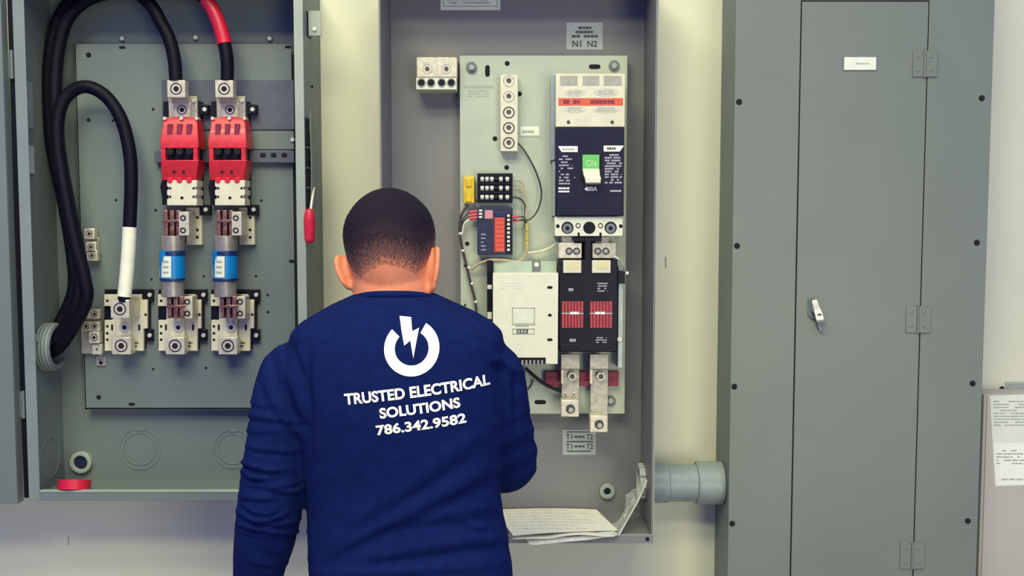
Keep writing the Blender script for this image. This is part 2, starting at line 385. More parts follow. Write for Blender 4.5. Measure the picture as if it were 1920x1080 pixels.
def run(L): return [start + Vector((0, L[0], L[1]))] + pts(L[2:])
C1 = run([-0.016, 0.012, (112,628,2.165),(146,560,2.15),(148,480,2.15),(128,380,2.155),(108,260,2.17),(104,140,2.18),(122,45,2.185),(160,2,2.182),(208,-14,2.175),(252,-14,2.168),(283,10,2.164),(302,42,2.162),(317,72,2.16),(327,112,2.158),(330,152,2.156)])
C2 = run([0.014, 0.014, (108,615,2.19),(138,545,2.195),(135,470,2.20),(118,370,2.205),(96,260,2.21),(92,130,2.21),(110,36,2.21),(150,-6,2.205),(220,-17,2.19),(300,-18,2.175),(362,-15,2.165),(391,6,2.16),(408,38,2.159),(420,78,2.158),(426,115,2.156),(426,150,2.156)])
C3 = run([0.0, -0.016, (116,645,2.165),(160,570,2.145),(158,520,2.14),(140,450,2.14),(122,360,2.145),(108,270,2.15),(112,205,2.155),(134,172,2.16),(165,163,2.16),(200,182,2.162),(228,225,2.162),(243,285,2.16),(246,345,2.158),(243,428,2.158)])
CB = solo('power_cable', MB().tube(C1, RC, 16), M_cable, 'thick black cable into the left switch pole, no tape on it', 'cable', 'power cables in left enclosure', bev=0)
CRt = T('power_cable', 'thick black cable with red tape into the right switch pole', 'cable', start, 'power cables in left enclosure')
part('cable_jacket', MB().tube(C2, RC, 16), M_cable, CRt, bev=0)
Qc, _ = catmull(C2, [1]*len(C2), 8)
seg = [q for q in Qc if Z(86, 2.16) <= q.z <= 2.5 and q.x > X(385, 40, 2.16)]
part('red_tape_wrap', MB().tube(seg, RC*1.10, 16, sub=2), M_rtape, CRt, label='red tape wrap', bev=0)
CW = T('neutral_cable', 'looping thick black cable with white taped end in left enclosure', 'cable', start, 'power cables in left enclosure')
part('cable_jacket', MB().tube(C3, RC, 16), M_cable, CW, bev=0)
part('white_tape_wrap', MB().tube(pts([(243,426,2.158),(241,470,2.156),(237,520,2.154),(233,556,2.152)]), RC*1.06, 16), M_tape, CW, label='white tape wrap', bev=0)
part('cable_end', MB().tube(pts([(233,552,2.152),(232,566,2.152)]), RC*0.9, 16), M_cable, CW, bev=0)

# switch base: slate plate and cross bar
SB = T('insulating_mount', 'slate blue insulating base plate and cross bar behind the red switch covers', 'switch base', P(430, 305, YP))
part('base_plate', MB().bx(304, 150, 551, 243, YP-0.004, YP), M_fib, SB)
part('cross_bar', MB().bx(290, 283, 551, 305, YP-0.018, YP), M_fib, SB)
for u in (493, 513, 533): hole(SB, u, 291, 5.5, YP-0.018, 4.5, 'bar_slot')
part('bar_cover', MB().bx(470, 246, 551, 280, YP-0.003, YP), M_grey, SB)
screw(SB, 548, 262, 4, YP-0.003, M_chrome, socket=False)

def switch_pole(du, lab):
    y0 = YP - 0.004
    t = T('switch_pole', lab, 'switch', P(340+du, 385, 2.2), 'red switch poles in left enclosure')
    d = lambda u: u + du
    part('base_block', MB().pr([(d(306),190),(d(376),190),(d(376),196),(d(390),196),(d(390),214),(d(376),214),(d(376),384),(d(304),384),(d(304),372),(d(300),350),(d(306),330)], y0-0.020, YP), M_black, t)
    screw(t, d(383), 205, 4, y0-0.020, M_chrome, socket=False)
    part('terminal_plate', MB().bx(d(316), 180, d(370), 226, y0-0.026, y0-0.0201), M_tin2, t)
    screw(t, d(363), 188, 4.2, y0-0.026, M_chrome, socket=False)
    lug(t, d(326), 188, d(356), 220, y0-0.034, y0-0.0261, sr=9, sv=206, m=M_tin, name='clamp_plate')
    lug(t, d(313), 150, d(347), 183, 2.146, 2.170, sr=11, m=M_tin, name='cable_lug')
    part('lug_neck', MB().bx(d(318), 176, d(350), 192, 2.171, y0-0.026), M_dred if False else M_tin2, t)
    # red arc cover: bulged
    yr = 2.150
    rc = MB()
    rows = [(220, 306, 370, 2.172), (236, 305, 370, 2.160), (262, 300, 372, 2.150), (278, 300, 372, 2.150)]
    rings = []
    for v, a, b, y in rows: rings.append([P(d(a), v, y), P(d(b), v, y), Vector((P(d(b), v, y).x, 2.205, P(d(b), v, y).z)), Vector((P(d(a), v, y).x, 2.205, P(d(a), v, y).z))])
    rc.loft(rings)
    cov = part('arc_cover', rc, M_red, t, bev=0.0015)
    rings = []
    rl = MB()
    for v, a, b, y in [(300, 301, 372, 2.150), (318, 302, 370, 2.156), (338, 303, 368, 2.166)]:
        rings.append([P(d(a), v, y), P(d(b), v, y), Vector((P(d(b), v, y).x, 2.205, P(d(b), v, y).z)), Vector((P(d(a), v, y).x, 2.205, P(d(a), v, y).z))])
    part('arc_cover_lower', rl.loft(rings), M_red, t, bev=0.0015)
    part('cover_core', MB().bx(d(303), 276, d(370), 302, 2.166, 2.205), M_black, t)
    for k, uu in enumerate((306, 366)): part('cover_post', MB().bx(d(uu-4), 277, d(uu+4), 301, 2.151, 2.166), M_red, cov)
    for k in range(3):
        uu = d(318 + 18*k)
        part('arc_vent', MB().cyl(P(uu, 284, 2.150), (0, 1, 0), 6.5*PX(2.15), 0.02, 14), M_hole, cov, bev=0)
        part('cover_groove', MB().pr([(uu-4.5, 232), (uu+4.5, 232), (uu+5, 256), (uu-5, 256)], 2.1535, 2.166), M_dred, cov, bev=0.0006)
        part('cover_tooth', MB().cy(uu, 338, 5.5, 2.158, 2.175, 10), M_red, cov)
    for k in range(2): hole(cov, d(326 + 18*k), 322, 3, 2.1575)
    for uu in (308, 339, 368): part('cover_pin', MB().cy(d(uu), 222, 3.4, 2.163, 2.18, 10), M_chrome, cov)
    wb_ = part('pole_block', MB().pr([(d(313),338),(d(369),338),(d(369),350),(d(366),350),(d(366),356),(d(369),356),(d(369),366),(d(366),366),(d(366),373),(d(369),373),(d(369),385),(d(313),385),(d(313),373),(d(316),373),(d(316),366),(d(313),366),(d(313),356),(d(316),356),(d(316),350),(d(313),350)], 2.160, 2.205), M_cream, t)
    hole(wb_, d(341), 371, 3, 2.160)
    for uu in (319, 363):
        for vv in (353, 369): hole(wb_, d(uu), vv, 2.4, 2.160)
    part('base_ear', MB().bx(d(374), 384, d(393), 404, y0-0.014, YP), M_black, t)
    screw(t, d(385), 393, 4, y0-0.014, M_chrome, socket=False)
    return t
switch_pole(0, 'left of the two red covered switch poles in the left enclosure')
switch_pole(90, 'right of the two red covered switch poles in the left enclosure')

def fuse_set(du, which):
    y0 = YP
    d = lambda u: u + du
    t = T('upper_fuse_clip', 'copper fuse clip with pale backing plate above %s blue fuse' % which, 'fuse clip', P(d(345), 460, 2.2), 'upper fuse clips')
    part('backing_plate', MB().bx(d(349), 389, d(378), 459, y0-0.014, y0), M_cream, t)
    for v in (408, 431, 445): hole(t, d(370), v, 2.8, y0-0.014)
    for u in (306, 318, 330): part('clip_jaw', MB().bx(d(u), 394, d(u+8), 443, 2.158, 2.205), M_copper, t, bev=0.0015)
    part('clip_spring', MB().bx(d(305), 412, d(340), 417, 2.156, 2.1585), M_copper, t)
    part('clip_back', MB().bx(d(306), 396, d(350), 441, 2.2, y0-0.0005), M_tin2, t)
    lb = part('clamp_block', MB().bx(d(335), 397, d(354), 442, 2.150, 2.20), M_tin, t, bev=0.0015)
    for v in (409, 432):
        part('clamp_screw', MB().ri(d(343), v, 5.5, 3, 2.1494, 2.151), M_hole, lb, bev=0)
    yc = 2.172; r = 21.5*PX(yc); uc = d(324)
    f = T('cartridge_fuse', 'blue cartridge fuse with white label, %s of the two' % which, 'fuse', P(uc, 556, yc), 'blue cartridge fuses')
    def vc(v0, v1, rr, m, nm):
        a = P(uc, v1, yc); b = P(uc, v0, yc)
        return part(nm, MB().cyl((a.x, yc, a.z), (0, 0, 1), rr, b.z - a.z, 28), m, f, bev=0.0012)
    vc(442, 470, r, M_ferr, 'end_cap'); vc(526, 556, r*0.96, M_ferr, 'end_cap')
    body = vc(469.5, 526.5, r*1.07, M_blue, 'fuse_body')
    vc(470, 479, r*1.085, M_bdark, 'dark_band'); vc(521, 526, r*1.085, M_bdark, 'dark_band')
    def curved(a0, a1, v0, v1, m, nm):
        rr = r*1.07 + 0.0004; vs = []; n = 8; fs = []
        for v in (v0, v1):
            c0 = P(uc, v, yc)
            for i in range(n+1):
                a = a0 + (a1-a0)*i/n; vs.append((c0.x + rr*math.sin(a), yc - rr*math.cos(a), c0.z))
        for i in range(n): fs.append((i, n+1+i, n+2+i, i+1))
        return part(nm, MB().add(vs, fs), m, body, bev=0)
    curved(-0.68, 0.20, 480, 519, M_label, 'fuse_label'); curved(-1.35, -1.0, 480, 519, M_label, 'fuse_label')
    for i, v in enumerate((488, 498, 508)):
        rr = r*1.0715; c0 = P(uc, v, yc)
        curved2 = MB()
        vs = []; 
        for vv in (v, v+4):
            c0 = P(uc, vv, yc)
            for k in range(5):
                a = -0.5 + 0.5*k/4; vs.append((c0.x + (rr+0.0006)*math.sin(a), yc - (rr+0.0006)*math.cos(a), c0.z))
        part('printed_line', MB().add(vs, [(k, 5+k, 6+k, k+1) for k in range(4)]), M_pmid, body, bev=0)
    return f
fuse_set(0, 'left'); fuse_set(99, 'right')

def lower_base(du, which, neutral=False):
    d = lambda u: u + du
    t = T('fuse_base', which, 'fuse base', P(d(340), 665, 2.2), 'lower terminal bases')
    y0 = YP
    part('insulator', MB().pr([(d(297),543),(d(387),543),(d(387),566),(d(381),566),(d(381),618),(d(387),618),(d(387),640),(d(372),640),(d(372),655),(d(296),655)], y0-0.012, y0), M_black, t)
    for v in (553, 629): screw(t, d(381), v, 4, y0-0.012, M_chrome, socket=False)
    part('contact_plate', MB().pr([(d(296),552),(d(366),552),(d(366),562),(d(377),562),(d(377),616),(d(370),616),(d(370),658),(d(297),658),(d(297),600),(d(312),600),(d(312),574),(d(296),574)], y0-0.020, y0-0.0121), M_cream, t)
    for u, v in ((302,564),(374,590),(302,612),(302,625),(302,637)): hole(t, d(u), v, 2.6, y0-0.020)
    for u in (311, 362): hole(t, d(u), 614, 2, y0-0.020, 6, 'slot')
    part('riser', MB().bx(d(318), 592, d(346), 640, y0-0.030, y0-0.0201), M_cream, t)
    screw(t, d(334), 614, 9, y0-0.030, M_chrome)
    lug(t, d(310), 632, d(346), 665, y0-0.056, y0-0.0305, sr=12, m=M_tin)
    part('stamped_mark', dashes(d(348), 640, d(362), 652, 2, y0-0.0201, seed=3), M_pdark, t, bev=0)
    if not neutral:
        for u in (313, 325, 336): part('clip_jaw', MB().bx(d(u), 555, d(u+8), 597, 2.156, 2.2), M_copper, t, bev=0.0015)
        part('clip_spring', MB().bx(d(312), 572, d(348), 577, 2.154, 2.1565), M_copper, t)
        lb = part('clamp_block', MB().bx(d(342), 556, d(361), 598, 2.165, y0-0.0201), M_tin, t, bev=0.0015)
        for v in (566, 588): part('clamp_screw', MB().ri(d(351), v, 5.5, 3, 2.1644, 2.166), M_hole, lb, bev=0)
    else:
        lug(t, d(308), 562, d(343), 597, 2.142, y0-0.0205, sr=12, m=M_tin)
        part('side_plate', MB().pr([(d(344),556),(d(362),556),(d(362),594),(d(344),594)], y0-0.026, y0-0.0201), mat('buff_plate', (0.55, 0.47, 0.33), 0.5), t)
    return t
lower_base(0, 'terminal base under the left blue fuse'); lower_base(99, 'terminal base under the right blue fuse')
lower_base(-101, 'neutral terminal base clamping the white taped cable', True)

GL = T('grounding_lug_stack', 'stack of small pale lugs beside the white taped cable terminal', 'ground lug', P(168, 665, 2.2))
part('lug_bar', MB().bx(152, 600, 190, 663, YP-0.016, YP), M_tin2, GL)
for (u, v) in ((159, 589), (177, 589), (161, 612), (177, 612)): lug(GL, u-9, v-9, u+9, v+9, YP-0.030, YP-0.0165, sr=6)
lug(GL, 166, 622, 186, 644, YP-0.036, YP-0.0165, sr=7)
lug(GL, 172, 645, 190, 665, YP-0.030, YP-0.0165, sr=4, ring=False)
TB = T('earth_tab', 'tiny pale metal tab below the pale lug stack', 'tab', P(189, 686, 2.2))
part('tab_plate', MB().bx(180, 668, 198, 686, YP-0.005, YP), M_tin2, TB); hole(TB, 189, 680, 3.6, YP-0.005)
part('tab_neck', MB().bx(184, 660, 192, 669, YP-0.004, YP), M_tin2, TB)
GB = T('ground_bar', 'short three screw ground bar on the plate beside the black cable bundle', 'ground bar', P(171, 490, 2.2))
part('bar_foot', MB().bx(158, 444, 186, 478, YP-0.006, YP), M_tin2, GB)
for (u, v) in ((167, 438), (170, 463), (172, 479)): lug(GB, u-10, v-10, u+10, v+10.5, YP-0.024, YP-0.0065, sr=6)
# red tape roll on the bottom lip
tr = 30*PX(2.10); tax = Vector((0, 0.28, 0.96)).normalized(); tside = Vector((0, 0.96, -0.28))
tc_ = Vector((X(131, 905, 2.10), YL - 0.008, zb + 0.0250)) + tside*tr*0.95     # near edge rests on the lip, far edge down in the box
TR = T('tape_roll', 'roll of red electrical tape lying on the lip of left enclosure', 'tape roll', tc_)
part('tape', MB().ringx(tc_, tax, tr, tr*0.62, 0.022, 36), M_rtape, TR, bev=0.001)
part('core', MB().ringx(tc_, tax, tr*0.615, tr*0.55, 0.0215, 30), M_paper, TR, bev=0)

# ================================================================== MIDDLE ENCLOSURE (transfer switch)
YA = 2.075
axl = X(712, 300, YA); axr = X(1229, 500, YA); azt = Z(-75, YA); azb = Z(1018, YA)
AT = T('transfer_switch_enclosure', 'open grey metal enclosure in front of the worker with pale mounting plate', 'electrical box', ((axl+axr)/2, YA, azb))
part('back_pan', MB().box((axl, YB, azb), (axr, YW, azt)), M_pan, AT, bev=0)
part('side_wall', MB().box((axl, YA, azb), (axl+th, YB, azt)), M_pan, AT)
part('side_wall', MB().box((axr-th, YA, azb), (axr, YB, azt)), M_pan, AT)
part('bottom_wall', MB().box((axl+th, YA, azb+0.010), (axr-th, YB, azb+0.014)), M_pan, AT)
part('top_wall', MB().box((axl+th, YA, azt-th), (axr-th, YB, azt)), M_pan, AT)
part('front_lip', MB().box((axl, YA-0.002, azb), (axr, YA, azb+0.0165)), M_pan, AT)
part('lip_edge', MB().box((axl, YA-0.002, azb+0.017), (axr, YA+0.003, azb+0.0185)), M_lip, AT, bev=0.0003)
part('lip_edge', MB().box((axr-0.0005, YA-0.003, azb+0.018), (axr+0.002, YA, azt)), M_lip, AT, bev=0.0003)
hole(AT, 1214, 1011, 4, YA-0.002)
bo = part('hub_boss', MB().ri(1139, 922, 15, 6.5, YB-0.010, YB+0.001), M_lip, AT, bev=0.002)
part('hub_hole', MB().cy(1139, 922, 7, YB-0.005, YB+0.001, 16), M_hole, bo, bev=0)
YQ = 2.215
pq = part('mounting_plate', MB().bx(863, 104, 1174, 776, YQ, YQ+0.003), M_galv, AT, bev=0.001)
rim = MB(); rim.bx(863, 104, 867, 776, YQ+0.003, YB); rim.bx(1170, 104, 1174, 776, YQ+0.003, YB); rim.bx(867, 772, 1170, 776, YQ+0.003, YB)
part('plate_flange', rim, M_galv, pq)
for u, v in ((884, 126), (1152, 123), (1145, 752), (884, 752)):
    b_ = part('plate_bolt', MB().cy(u, v, 10, YQ-0.006, YQ+0.001, 18), M_greyb, pq, bev=0.001)
    part('bolt_head', MB().cy(u, v, 6, YQ-0.011, YQ-0.006, 6), M_steel, b_)
hole(pq, 914, 133, 4.5, YQ, 11, 'slot'); hole(pq, 1115, 125, 11, YQ, 4.5, 'slot'); hole(pq, 1013, 754, 11, YQ, 4, 'slot')
for u, v, r in ((951,119,4.5),(974,176,4.5),(928,260,4.5),(950,314,4.5),(876,457,4.2),(872,498,2.6),(872,572,2.2)): hole(pq, u, v, r, YQ)
part('printed_text', dashes(869, 160, 926, 166, 1, YQ, 0.9, 0.95, 4, 12, 1, 0), M_pmid, pq, bev=0)
part('printed_text', dashes(872, 168, 922, 183, 3, YQ, 0.5, 0.85, 3, 10, 2, 0.2, 'c'), M_pmid, pq, bev=0)
# labels stuck in the box
def sticker(name, u0, v0, u1, v1, yf, label, m, rim=True):
    t = T(name, label, 'label', P((u0+u1)/2, v1, yf))
    part('label_sheet', MB().bx(u0, v0, u1, v1, yf-0.0008, yf), m, t, bev=0)
    return t
s1 = sticker('warning_label', 826, -34, 938, 19, YB, 'white sticker at the top edge inside the middle enclosure', M_label)
fr = MB()
for a in ((831,-29,933,-27.6),(831,11,933,12.4),(831,-29,832.4,12),(931.6,-29,933,12)): fr.bx(*a, YB-0.0012, YB-0.0007)
part('printed_frame', fr, M_pmid, s1, bev=0)
part('printed_text', dashes(838, -26, 926, 8, 6, YB-0.0009, 0.45, 0.9, 3, 14, 5, 0.2), M_pmid, s1, bev=0)
s2 = sticker('terminal_label', 1062, 42, 1130, 93, YB, 'grey label marked N1 N2 above the breaker', M_labelg)
part('printed_text', dashes(1082, 49, 1112, 55, 1, YB-0.0009, 0.8, 0.9, 4, 9, 6, 0.2, 'c'), M_pgrey if False else M_pdark, s2, bev=0)
part('printed_text', dashes(1078, 57, 1114, 63, 1, YB-0.0009, 0.8, 0.95, 4, 9, 7, 0.2, 'c'), M_pdark, s2, bev=0)
part('printed_text', dashes(1072, 65, 1122, 71, 1, YB-0.0009, 0.8, 0.95, 5, 9, 8, 0.0, 'c'), M_pdark, s2, bev=0)
part('printed_text', text_px('N1', 1073, 76, 1090, 88, YB-0.0009, 0.03), M_pdark, s2, bev=0)
part('printed_text', text_px('N2', 1101, 76, 1120, 88, YB-0.0009, 0.03), M_pdark, s2, bev=0)
s3 = sticker('terminal_label', 1055, 806, 1117, 853, YB, 'grey label marked T1 T2 below the bottom lugs', M_labelg)
fr = MB()
for a in ((1062,809,1112,811),(1062,827,1112,829.5),(1062,845,1108,847)): fr.bx(*a, YB-0.0012, YB-0.0007)
part('printed_frame', fr, M_pdark, s3, bev=0)
for v, a, b in ((814, 'T1', 'T2'), (832, 'T1', 'T2')):
    part('printed_text', text_px(a, 1061, v, 1073, v+10, YB-0.0009, 0.02), M_pdark, s3, bev=0)
    part('printed_text', dashes(1077, v+3, 1097, v+7, 1, YB-0.0009, 0.9, 1, 5, 9, 3, 0), M_pdark, s3, bev=0)
    part('printed_text', text_px(b, 1099, v, 1112, v+10, YB-0.0009, 0.02), M_pdark, s3, bev=0)
s4 = sticker('terminal_label', 973, 234, 1014, 257, YQ, 'small outlined label right of the five screw ground bar', M_labelg)
part('label_face', MB().bx(976, 237, 1011, 254, YQ-0.0013, YQ-0.0007), M_label, s4, bev=0)
part('printed_text', dashes(979, 244, 1002, 250, 1, YQ-0.0013, 0.9, 0.9, 3, 6, 9, 0), M_pmid, s4, bev=0)
# neutral lug block
NB = T('neutral_lug_block', 'cream double lug block left of the pale mounting plate', 'lug block', P(820, 168, 2.2))
yn = 2.185
part('block_body', MB().bx(781, 107, 857, 145, yn, YB), M_tin, NB, bev=0.0015)
part('block_base', MB().bx(780, 145, 856, 168, yn+0.002, YB), M_white, NB, bev=0.0015)
part('block_split', MB().bx(818, 108, 819.5, 144, yn-0.0004, yn+0.001), M_tin2, NB, bev=0)
for u in (801, 837):
    s_ = part('set_screw', MB().ri(u, 129, 9.5, 7.5, yn-0.0006, yn+0.001), M_tin2, NB, bev=0)
    part('screw_socket', MB().cy(u, 129, 4.5, yn-0.0006, yn+0.001, 6), M_pdark, s_, bev=0)
for u in (790, 808, 828, 846): part('wire_port', MB().ri(u, 155, 8.5, 6.4, yn+0.0006, yn+0.003), M_steel, NB, bev=0); 
for u in (790, 808, 828, 846): hole(NB, u, 155, 6.5, yn+0.002, name='wire_port_bore')
# five screw bar
FB = T('ground_bar', 'tall pale bar with five ringed screws on the mounting plate', 'ground bar', P(954, 284, 2.19))
yb5 = 2.185
part('bar_body', MB().bx(938, 140, 971, 284, yb5, YQ), M_cream, FB, bev=0.0015)
for v in (152, 181, 211, 240, 268):
    r_ = part('set_screw', MB().ri(954, v, 11, 8.6, yb5-0.0005, yb5+0.001), M_pdark if v > 190 else M_tin2, FB, bev=0)
    part('screw_socket', MB().cy(954, v-1, 5, yb5-0.0008, yb5+0.001, 6), M_pdark, r_, bev=0)
# breaker
BR = T('circuit_breaker', 'large navy moulded circuit breaker with green and white handle', 'circuit breaker', P(1105, 443, 2.2))
yk = 2.135
uc_ = part('line_cover', MB().bx(1042, 138, 1172, 238, yk+0.004, YQ), M_cream, BR, bev=0.0012)
for u0, u1 in ((1050, 1083), (1092, 1124), (1132, 1166)):
    vt = part('vent', MB().bx(u0, 142, u1, 160, yk+0.0032, yk+0.0045), M_tin2, uc_, bev=0)
    for k in range(4): part('vent_slot', MB().bx(u0+1, 143.5+4.2*k, u1-1, 145.8+4.2*k, yk+0.0028, yk+0.0035), M_pmid, vt, bev=0)
part('warning_strip', MB().bx(1047, 184, 1168, 198, yk+0.0034, yk+0.0045), M_orange, uc_, label='orange red warning strip', bev=0)
part('strip_text', dashes(1050, 187, 1166, 195, 1, yk+0.0034, 0.9, 0.6, 3, 9, 11, 0), M_dred, uc_, bev=0)
for (u, v, a, b) in ((1078, 174, 20, 8), (1137, 173, 24, 8), (1078, 205, 20, 7), (1137, 205, 26, 7)):
    el = MB().pr([(u + a*math.cos(2*math.pi*i/20), v + b*math.sin(2*math.pi*i/20)) for i in range(20)], yk+0.0035, yk+0.0045)
    e_ = part('printed_oval', el, mat('pale_grey_print', (0.55, 0.55, 0.45), 0.6), uc_, bev=0)
    part('oval_text', dashes(u-a*.7, v-b*.6, u+a*.7, v+b*.6, 3, yk+0.0035, 0.5, 0.85, 3, 8, int(u+v), 0.2, 'c'), M_pmid, e_, bev=0)
for u in (1066, 1148): screw(BR, u, 229, 3.4, yk+0.004, M_pdark, socket=False, depth=0.001)
nv_ = part('breaker_body', MB().bx(1042, 239, 1170, 405, yk, YQ), M_navy, BR, bev=0.0015)
part('body_step', MB().bx(1043, 366, 1169, 404, yk-0.003, yk), M_navy, nv_, bev=0.0012)
part('title_flag', MB().pr([(1046,274),(1083,274),(1083,285),(1053,285)], yk-0.0006, yk+0.0005), M_print, nv_, bev=0)
part('title_flag', MB().pr([(1132,273),(1170,273),(1162,284),(1132,284)], yk-0.0006, yk+0.0005), M_print, nv_, bev=0)
part('flag_text', dashes(1054, 278, 1078, 282, 1, yk-0.0006, 0.9, 0.9, 3, 6, 21, 0), M_tin2, nv_, bev=0)
part('flag_text', dashes(1138, 276, 1158, 281, 1, yk-0.0006, 0.9, 0.9, 3, 6, 22, 0), M_pdark, nv_, bev=0)
part('printed_text', dashes(1048, 290, 1080, 347, 10, yk, 0.5, 0.72, 2, 7, 23, 0.5), M_pgrey, nv_, bev=0)
part('printed_text', dashes(1047, 350, 1072, 362, 2, yk, 0.55, 0.95, 3, 8, 24, 0.2), M_print, nv_, bev=0)
part('printed_text', dashes(1134, 288, 1167, 345, 11, yk, 0.6, 0.75, 2, 6, 25, 0.2), M_pgrey, nv_, bev=0)
part('printed_text', dashes(1144, 355, 1167, 361, 1, yk, 0.6, 0.9, 3, 6, 26, 0.0), M_pgrey, nv_, bev=0)
part('rating_text', text_px('400A', 1096, 350, 1120, 358, yk-0.0002, 0.03), M_print, nv_, bev=0)
part('handle_recess', MB().bx(1090, 288, 1128, 346, yk-0.0004, yk+0.001), M_hole, nv_, bev=0)
hb = part('handle_window', MB().bx(1092, 290, 1124, 317, yk-0.004, yk+0.001), M_green, nv_, label='green indicator window', bev=0.001)
part('window_mark', text_px('ON', 1099, 300, 1118, 312, yk-0.0042, 0.01), mat('pale_green', (0.45, 0.72, 0.30), 0.5), hb, bev=0)
part('handle', MB().loft([[P(1092, 316, yk-0.004), P(1124, 316, yk-0.004), P(1124, 316, yk+0.004), P(1092, 316, yk+0.004)],
      [P(1094, 328, yk-0.016), P(1125, 328, yk-0.016), P(1125, 330, yk+0.004), P(1094, 330, yk+0.004)],
      [P(1097, 333, yk-0.026), P(1127, 333, yk-0.026), P(1127, 343, yk+0.003), P(1097, 343, yk+0.003)],
      [P(1098, 343, yk-0.026), P(1126, 343, yk-0.026), P(1126, 346, yk+0.002), P(1098, 346, yk+0.002)]]), M_white, nv_, label='white breaker handle', bev=0.0015)
lc = part('load_cover', MB().bx(1040, 406, 1168, 443, yk+0.006, YQ), M_white, BR, bev=0.0015)
for u, mm in ((1064, M_steel), (1105, None), (1145, M_steel)):
    p_ = part('terminal_port', MB().cy(u, 427, 11.5, yk+0.0054, yk+0.008), M_hole, lc, bev=0)
    if mm: part('terminal_screw', MB().ri(u, 428, 9, 4, yk+0.005, yk+0.008), M_greyb, p_, bev=0)
for u in (1084, 1126): part('rivet', MB().ri(u, 423, 5, 3, yk+0.0054, yk+0.008), M_pdark, lc, bev=0)
for u in (1046, 1164): hole(lc, u, 424, 3.6, yk+0.006)
for u in (1085, 1126): part('notch', MB().bx(u-2, 436, u+2, 443.4, yk+0.0054, yk+0.02), M_hole, lc, bev=0)
part('side_bracket', MB().bx(1033, 140, 1041, 300, 2.165, YQ), M_steelb, BR)
part('side_bracket', MB().bx(1036, 300, 1041, 405, 2.170, YQ), M_labelg, BR)
# bus lugs between breaker and contactor
for k, (u0, u1, lab) in enumerate(((1047, 1091, 'pale twin screw bus connector under left breaker terminal'), (1110, 1156, 'greyish twin screw bus connector under right breaker terminal'))):
    bl = T('bus_connector', lab, 'connector', P((u0+u1)/2, 487, 2.18), 'bus connectors under breaker')
    part('connector_block', MB().bx(u0, 455, u1, 485, 2.152, YQ), M_tin if k == 0 else M_tin2, bl, bev=0.002)
    part('connector_tongue', MB().bx(u0+6, 443.5, u1-14, 456, 2.162, YQ), M_tin2, bl)
    for uu in ((u0+20, u0+34) if k == 0 else (u0+11, u0+26)):
        s_ = part('connector_screw', MB().ri(uu, 471, 7, 3.6, 2.1514, 2.153), M_pdark, bl, bev=0)
        part('screw_core', MB().cy(uu, 471, 3, 2.1512, 2.153, 6), M_steel, s_, bev=0)
# contactor
yc2 = 2.14
CT = T('contactor', 'black two pole contactor with red grilles below the breaker', 'contactor', P(1104, 660, 2.2))
cb = part('contactor_body', MB().pr([(1048,487),(1158,487),(1158,660),(1048,660)], yc2, YQ), M_black, CT, bev=0.0015)
part('body_ridge', MB().bx(1096, 446, 1108, 660, yc2+0.002, YQ-0.001) , M_black, cb)
part('arc_bridge', MB().bx(1076, 444, 1128, 453, yc2+0.006, YQ-0.001), M_black, cb)
part('lower_step', MB().bx(1050, 645, 1156, 659, yc2-0.003, yc2), M_black, cb, bev=0.001)
for u0, u1 in ((1056, 1090), (1110, 1145)):
    ft = part('fiber_tab', MB().bx(u0, 488, u1, 512, yc2-0.006, yc2), M_cream, CT, bev=0.0012)
    part('tab_inset', MB().bx(u0+7, 491, u1-5, 504, yc2-0.0066, yc2-0.0055), mat('butter_plastic', (0.68, 0.64, 0.36), 0.5), ft, bev=0)
for u0, u1 in ((1053, 1094), (1106, 1148)):
    g = part('grille', MB().bx(u0, 565, u1, 615, yc2-0.001, yc2+0.001), M_dred, cb, bev=0)
    nb = 7; w_ = (u1-u0)/nb
    for i in range(nb): part('grille_bar', MB().bx(u0 + i*w_ + 0.8, 565, u0 + (i+1)*w_ - 0.8, 615, yc2-0.004, yc2-0.0009), M_redg, g, bev=0.0004)
    part('grille_rail', MB().bx(u0, 586.5, u1, 589, yc2-0.0046, yc2-0.001), M_pgrey, g, bev=0)
    part('printed_text', dashes(u0+4, 584, u1-6, 590, 1, yc2-0.0047, 0.8, 0.5, 4, 10, u0, 0.1), M_print, g, bev=0)
part('printed_text', dashes(1066, 540, 1076, 546, 1, yc2, 0.9, 1, 4, 6, 31, 0), M_pgrey, cb, bev=0)
part('printed_text', dashes(1120, 529, 1140, 548, 4, yc2, 0.5, 0.9, 4, 7, 32, 0.3, 'c'), M_pgrey, cb, bev=0)
part('printed_text', dashes(1068, 635, 1080, 641, 1, yc2, 0.9, 1, 4, 6, 33, 0), M_pgrey, cb, bev=0)
part('printed_text', dashes(1117, 631, 1139, 644, 3, yc2, 0.5, 0.9, 4, 7, 34, 0.3, 'c'), M_pgrey, cb, bev=0)
part('link_strip', MB().bx(1159, 500, 1168, 690, 2.17, YQ), M_steelb, CT)
part('link_block', MB().bx(1158, 508, 1172, 532, 2.155, 2.1695), M_black, CT)
screw(CT, 1176, 512, 3.2, 2.165, M_chrome, socket=False, depth=0.006)
screw(CT, 1162, 636, 5, 2.17, M_chrome, socket=False)
part('link_wire', MB().tube(pts([(1150, 480, 2.155), (1160, 486, 2.15), (1168, 498, 2.15), (1170, 508, 2.156)]), 0.0022, 8), M_steelb, CT, bev=0)
